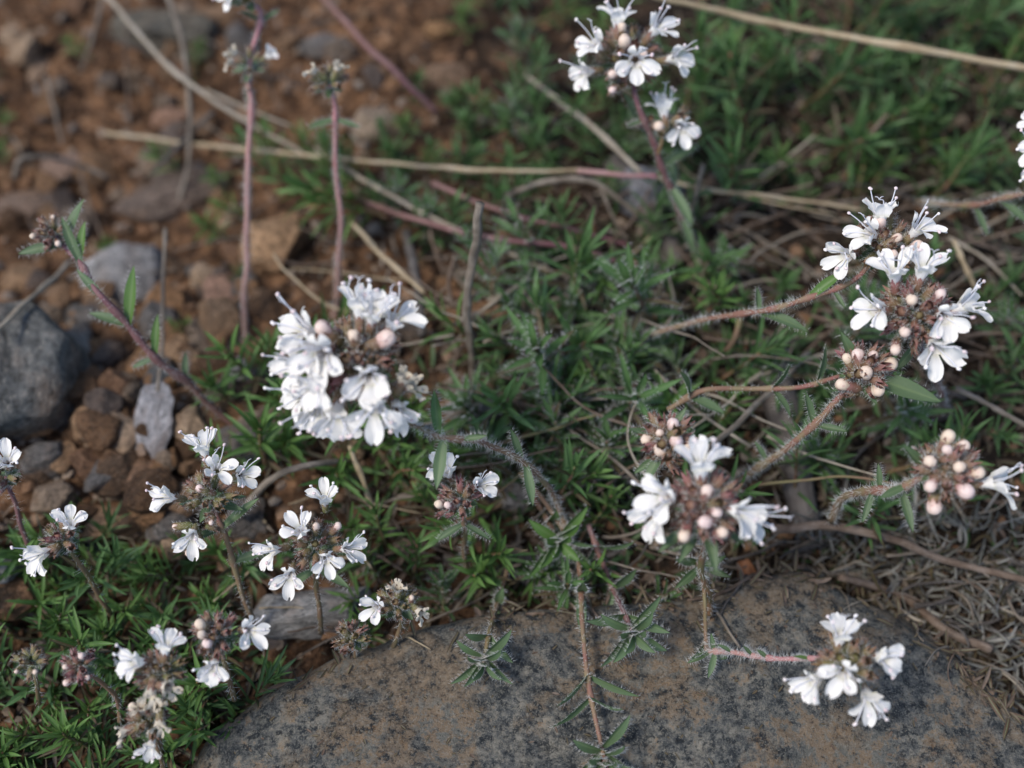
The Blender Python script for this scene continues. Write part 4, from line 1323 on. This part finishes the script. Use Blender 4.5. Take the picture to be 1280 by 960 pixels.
sprig('lower of the twin white heads on the right, dark calyces ringed by six flowers', (1143, 392, 5.2, 62),
      [(1150, 430, 4.0), (1165, 470, 2.4), (1185, 520, 0.4)], 'stem_purple',
      flowers=[(1112, 345, 105, 35, BACK, 1.05), (1143, 342, 85, 35, BACK, 1.05), (1090, 388, 175, 25, 225), (1190, 386, 35, 20, 310, 0.95), (1163, 398, 285, 60, 275, 1.0), (1157, 434, 272, 45, 272, 1.1)],
      buds=[(1127, 378), (1162, 371, 0.95), (1120, 417, 0.9), (1113, 437, 0.85)], ncal=30, purple=0.7, leaves=[(0.2, 330, 10, 0.7), (0.3, 230, 0, 0.7)], seed=3, hairs=60, apex=(90, 60))

sprig('reddish brown bud head with two hairy stems on the right, no open flower', (1076, 464, 4.2, 38),
      [(1042, 500, 3.8), (1000, 544, 3.0), (960, 576, 2.0), (925, 600, 1.0)], 'stem_red',
      buds=[(1066, 444, 1.15), (1075, 467), (1106, 457, 1.1), (1050, 481), (1092, 485), (1054, 450, 0.7), (1084, 446, 0.7)], ncal=13, purple=0.6,
      leaves=[(0.02, 120, 20, 0.9), (0.02, 340, 10, 1.5), (0.05, 310, 20, 0.6), (0.05, 205, 20, 0.5), (0.40, 110, 20, 0.7), (0.42, 350, 20, 0.6), (0.75, 120, 20, 0.5)], seed=4, hairs=110, r0=0.075, apex=(80, 50))
trailing('hairy side stem reaching the reddish brown bud head from the left', [(835, 512, 2.4), (880, 488, 2.9), (940, 486, 3.2), (1000, 484, 3.5), (1050, 470, 3.7)], 'stem_red', [(0.15, 0.7), (0.6, 0.6), (0.85, 0.7)], 14, 1.1, False)

sprig('pinkish bud head just above the central flowering head, no open flower', (832, 550, 4.4, 34),
      [(825, 580, 3.6), (815, 612, 2.4), (806, 650, 0.8)], 'stem_brown',
      buds=[(806, 549), (823, 562, 1.1), (841, 551), (839, 530, 0.95), (822, 540, 0.8), (857, 557, 0.95)], ncal=12, purple=0.5,
      leaves=[(0.02, 160, 10, 0.7), (0.02, 60, 10, 0.7), (0.1, 240, 10, 0.8), (0.2, 210, 10, 0.6)], seed=5, hairs=60, apex=(90, 55))

sprig('central white head ringed by flowers with round pink buds and wine-red calyces', (880, 632, 4.8, 58),
      [(878, 680, 3.6), (880, 725, 2.2), (884, 770, 1.0)], 'stem_green',
      flowers=[(872, 585, 95, 25, BACK, 1.15), (832, 618, 170, 30, 200, 1.05), (822, 640, 205, 15, 235, 1.0), (914, 634, 345, 25, 300, 1.0), (935, 645, 340, 15, 305, 1.0)],
      buds=[(878, 610, 1.15), (875, 648, 1.15), (852, 666), (897, 662, 0.85), (889, 636, 0.8)], ncal=24, purple=0.75,
      leaves=[(0.08, 215, 20, 1.0), (0.08, 280, 30, 1.0), (0.1, 235, 30, 0.9), (0.1, 330, 10, 0.8)], seed=6, hairs=70, apex=(90, 60))

sprig('bud head with one white flower near the right edge, on a whitish hairy stem', (1183, 590, 4.6, 44),
      [(1140, 604, 4.2), (1100, 612, 3.5), (1065, 620, 2.6), (1040, 650, 1.2)], 'stem_red',
      flowers=[(1236, 603, 10, 10, 300, 1.05)],
      buds=[(1181, 548), (1198, 557, 1.05), (1188, 582), (1155, 575, 1.1), (1157, 604, 0.85), (1194, 610, 1.1), (1167, 631, 1.05), (1211, 590, 0.9), (1176, 562, 0.75)], ncal=15, purple=0.5,
      leaves=[(0.12, 135, 20, 0.8), (0.12, 75, 20, 0.6), (0.35, 280, 20, 0.8), (0.5, 95, 20, 0.5), (0.55, 250, 10, 0.6), (0.3, 200, 20, 0.6)], seed=7, hairs=150, r0=0.08, apex=(60, 55))

sprig('topmost white head at upper right of centre, six flowers over a dark stem', (785, 75, 5.0, 62),
      [(797, 122, 4.6), (818, 182, 3.6), (836, 232, 2.6), (860, 288, 1.4), (888, 335, 0.2)], 'stem_purple',
      flowers=[(769, 38, 90, 25, BACK), (743, 66, 150, 30, 230), (815, 48, 45, 25, 320), (733, 95, 195, 15, 225, 0.95), (790, 88, 270, 60, 272, 1.1), (838, 80, 0, 25, 300)],
      buds=[(777, 65, 1.1), (763, 102, 0.95), (763, 119, 0.95), (774, 46, 0.8), (800, 79, 0.8)], ncal=26, purple=0.45,
      leaves=[(0.3, 200, 10, 0.4), (0.42, 120, 10, 1.4), (0.5, 30, 10, 0.9), (0.6, 300, 10, 1.0), (0.65, 95, 0, 0.9), (0.75, 290, 0, 0.9)], seed=8, hairs=60, apex=(90, 55))
sprig('two white flowers in a side whorl just below the topmost head', (834, 158, 4.0, 26), [(826, 180, 3.8), (822, 195, 3.5)], 'stem_green',
      flowers=[(828, 142, 100, 20, BACK, 0.95), (848, 162, 300, 45, 285, 0.95)], buds=[(821, 161, 0.9)], ncal=6, purple=0.5, seed=9, hairs=30, r0=0.05)

sprig('white flowers cut by the right edge on a long reddish hairy stem', (1312, 190, 5.0, 44),
      [(1290, 240, 4.0), (1240, 252, 3.4), (1190, 254, 2.6), (1145, 252, 1.6)], 'stem_red',
      flowers=[(1291, 158, 140, 20, 180, 0.85), (1288, 190, 180, 20, 230, 0.9), (1292, 210, 230, 20, 260, 0.9)], buds=[(1318, 180)], ncal=14, leaves=[(0.6, 290, 10, 0.7), (0.45, 320, 10, 0.8)], seed=10, hairs=100, r0=0.062)

sprig('white sprig at left with five open flowers above a thin red stem', (262, 622, 3.0, 56),
      [(278, 662, 2.5), (296, 715, 1.6), (315, 775, 0.3)], 'stem_red',
      flowers=[(256, 562, 100, 25, BACK, 0.95), (278, 584, 60, 35, 300, 0.9), (305, 592, 20, 20, 310, 0.85), (220, 619, 165, 25, 215, 0.9), (247, 666, 275, 40, 275, 0.9)],
      buds=[(259, 607, 0.8), (222, 657, 0.8), (238, 690, 0.85), (272, 650, 0.6)], ncal=26, purple=0.3, s=0.92, leaves=[(0.35, 40, 10, 0.9), (0.36, 200, 10, 0.7), (0.6, 20, 10, 0.7)], seed=11, hairs=25, r0=0.055)

sprig('white sprig with six small flowers spread around a rusty middle', (395, 682, 2.6, 52),
      [(398, 715, 2.0), (400, 760, 1.0), (402, 790, 0.4)], 'stem_brown',
      flowers=[(345, 686, 185, 20, 235, 0.88), (367, 714, 265, 45, 268, 0.88), (383, 660, 110, 35, 130, 0.88), (413, 692, 330, 40, 285, 0.85), (436, 682, 10, 15, 330, 0.8), (407, 625, 85, 20, 100, 0.85)],
      buds=[(400, 655, 0.7), (425, 655, 0.7)], ncal=28, purple=0.5, s=0.9, leaves=[(0.3, 210, 10, 0.7), (0.3, 330, 10, 0.7)], seed=12, hairs=20, r0=0.055)

sprig('small sprig with a pair of white flowers below the long hairy stem', (576, 625, 2.8, 36),
      [(578, 655, 2.0), (582, 690, 0.9), (585, 715, 0.3)], 'stem_brown',
      flowers=[(560, 590, 110, 30, 140, 0.95), (600, 605, 30, 30, 320, 0.92)], buds=[(551, 629, 0.75), (561, 629, 0.75)], ncal=20, purple=0.8, s=0.9, leaves=[(0.3, 210, 10, 0.6), (0.3, 330, 10, 0.6)], seed=13, hairs=25, r0=0.055)

sprig('spent sprig at the rim of the rock with one white flower and crumpled petals', (498, 756, 2.2, 34),
      [(500, 780, 1.6), (492, 810, 0.7)], 'stem_brown',
      flowers=[(474, 754, 160, 45, 220, 0.85)], wilts=[(499, 734, 90, 40), (524, 760, 330, 30)], buds=[(516, 744, 0.6)], ncal=22, purple=0.25, s=0.85, seed=14, hairs=20, r0=0.05)

sprig('withered olive-brown head without flowers left of the spent sprig', (440, 798, 1.6, 26), [(440, 812, 1.2), (442, 830, 0.6)], 'stem_brown', ncal=22, purple=0.25, s=0.8, seed=15, hairs=15, r0=0.045)

sprig('sprig with cherry-pink buds and two white flowers at lower left', (272, 795, 2.8, 42),
      [(282, 835, 2.0), (292, 875, 0.9)], 'stem_brown',
      flowers=[(312, 786, 15, 25, 300, 0.9), (272, 826, 270, 45, 270, 0.9)], buds=[(257, 776, 0.9), (267, 798, 0.8), (260, 788, 0.7)], ncal=26, purple=0.55, s=0.9, seed=16, hairs=25, r0=0.055)

sprig('white sprig near the lower left corner with two flowers over withered ones', (203, 842, 2.8, 44),
      [(205, 880, 2.1), (202, 930, 1.2), (205, 975, 0.3)], 'stem_brown',
      flowers=[(180, 822, 165, 25, 200, 0.9), (212, 806, 80, 20, BACK, 0.95)], wilts=[(198, 856, 270, 40), (215, 850, 0, 30)], ncal=28, purple=0.4, s=0.9, seed=17, hairs=25, r0=0.055)
sprig('withered sprig with drooping cream flowers below the lower left white one', (188, 898, 2.2, 34), [(198, 925, 1.5), (205, 965, 0.4)], 'stem_brown',
      flowers=[(193, 926, 260, 20, 260, 0.75)], wilts=[(198, 878, 60, 40), (162, 909, 200, 20), (206, 896, 280, 30), (186, 880, 120, 40)], buds=[(172, 880, 0.7)], ncal=18, purple=0.3, s=0.85, seed=18, hairs=20, r0=0.05)

sprig('small wine-red bud head with four cream buds in the lower left patch', (100, 834, 2.4, 26), [(125, 850, 2.0), (145, 880, 0.8), (150, 900, 0.3)], 'stem_red',
      buds=[(107, 817, 0.75), (87, 830, 0.7), (88, 850, 0.75), (114, 844, 0.7)], ncal=14, purple=1.0, s=0.8, seed=19, hairs=20, r0=0.05)
sprig('pale withered head at far lower left beside the wine-red bud head', (40, 828, 2.2, 26), [(46, 850, 1.5), (52, 880, 0.5)], 'stem_brown', buds=[(26, 836, 0.6), (50, 836, 0.55)], ncal=14, purple=0.2, s=0.75, seed=20, hairs=15, r0=0.045)

sprig('leftmost sprig with two white flowers, its stem leaning over dark green', (78, 675, 2.8, 32), [(100, 702, 2.2), (122, 740, 1.2), (135, 770, 0.4)], 'stem_brown',
      flowers=[(93, 654, 70, 25, 90, 0.9), (62, 688, 205, 20, 240, 0.95)], ncal=18, purple=0.5, s=0.88, seed=21, hairs=20, r0=0.055)
sprig('single white flower cut by the left edge with a cream bud', (6, 595, 2.8, 30), [(20, 630, 2.0), (35, 680, 1.0), (45, 710, 0.3)], 'stem_purple',
      flowers=[(16, 577, 60, 40, 100, 0.9)], buds=[(4, 607, 0.8)], ncal=14, purple=0.7, s=0.88, seed=22, hairs=15, r0=0.055)

sprig('white head lying over the flat rock at lower right, five flowers', (1062, 832, 3.2, 42),
      [(1020, 824, 2.8), (960, 822, 2.2), (915, 816, 1.8), (885, 815, 1.5)], 'stem_pink',
      flowers=[(1047, 795, 85, 25, BACK, 0.92), (1096, 818, 0, 40, 330, 0.92), (1046, 832, 200, 55, 235, 0.95), (1018, 848, 205, 15, 240, 0.9), (1082, 868, 285, 35, 275, 0.98)],
      ncal=18, purple=0.25, s=0.95, leaves=[(0.3, 165, 30, 0.35, 'leaf_bright'), (0.5, 140, 30, 0.32), (0.62, 135, 30, 0.35), (0.75, 145, 30, 0.35), (0.9, 250, 20, 0.5), (0.93, 100, 30, 0.4), (0.97, 200, 20, 0.5)], seed=23, hairs=90, r0=0.05)

sprig('unopened purple head on a long dark stem at the left edge', (68, 294, 4.0, 30),
      [(98, 330, 3.8), (130, 370, 3.6), (172, 422, 2.8), (215, 465, 2.0), (265, 505, 0.8), (300, 540, 0.0)], 'stem_purple',
      buds=[(48, 297, 0.6), (79, 306, 0.6), (72, 274, 0.55)], ncal=22, purple=0.7, s=0.85,
      leaves=[(0.05, 65, 10, 1.0), (0.05, 190, 10, 0.9), (0.16, 80, 10, 0.8, 'leaf_bright'), (0.17, 110, 10, 1.0), (0.36, 130, 10, 0.8), (0.45, 80, 10, 1.2, 'leaf_bright'), (0.46, 160, 10, 0.8), (0.60, 85, 10, 0.9, 'leaf_bright'), (0.61, 200, 10, 0.5), (0.72, 90, 10, 0.6)],
      seed=24, hairs=40, r0=0.075, apex=(120, 50))

sprig('blurred vertical pink stem with a white flower at the top left', (308, -4, 5.0, 34),
      [(325, 22, 4.6), (316, 70, 4.0), (312, 140, 3.2), (309, 230, 2.2), (306, 340, 0.9), (309, 440, -0.6)], 'stem_pink',
      flowers=[(297, -2, 200, 20, 240, 0.9), (318, -20, 90, 20, BACK, 0.9)], ncal=12, purple=0.3, seed=25, hairs=70, r0=0.066, leaves=[(0.2, 150, 10, 0.5), (0.2, 30, 10, 0.5), (0.5, 100, 10, 0.6)])
sprig('faded whorl of cream petals on the blurred vertical pink stem', (312, 82, 3.9, 34), [(313, 100, 3.7), (312, 112, 3.6)], 'stem_pink',
      wilts=[(296, 82, 185, 20), (300, 74, 140, 30)], flowers=[(338, 74, 20, 10, 40, 0.6)], ncal=10, purple=0.2, s=0.85, seed=26, hairs=10, r0=0.06)
sprig('blurred pale head on a mauve stem left of the hairy slanting one', (412, 104, 4.4, 34),
      [(418, 140, 3.8), (421, 220, 2.6), (424, 310, 1.2), (418, 400, -0.4)], 'stem_pink', wilts=[(398, 96, 150, 30), (425, 92, 60, 30)], ncal=20, purple=0.25, seed=27, hairs=60, r0=0.06, s=0.85, leaves=[(0.3, 200, 10, 0.6), (0.3, 340, 10, 0.6)])
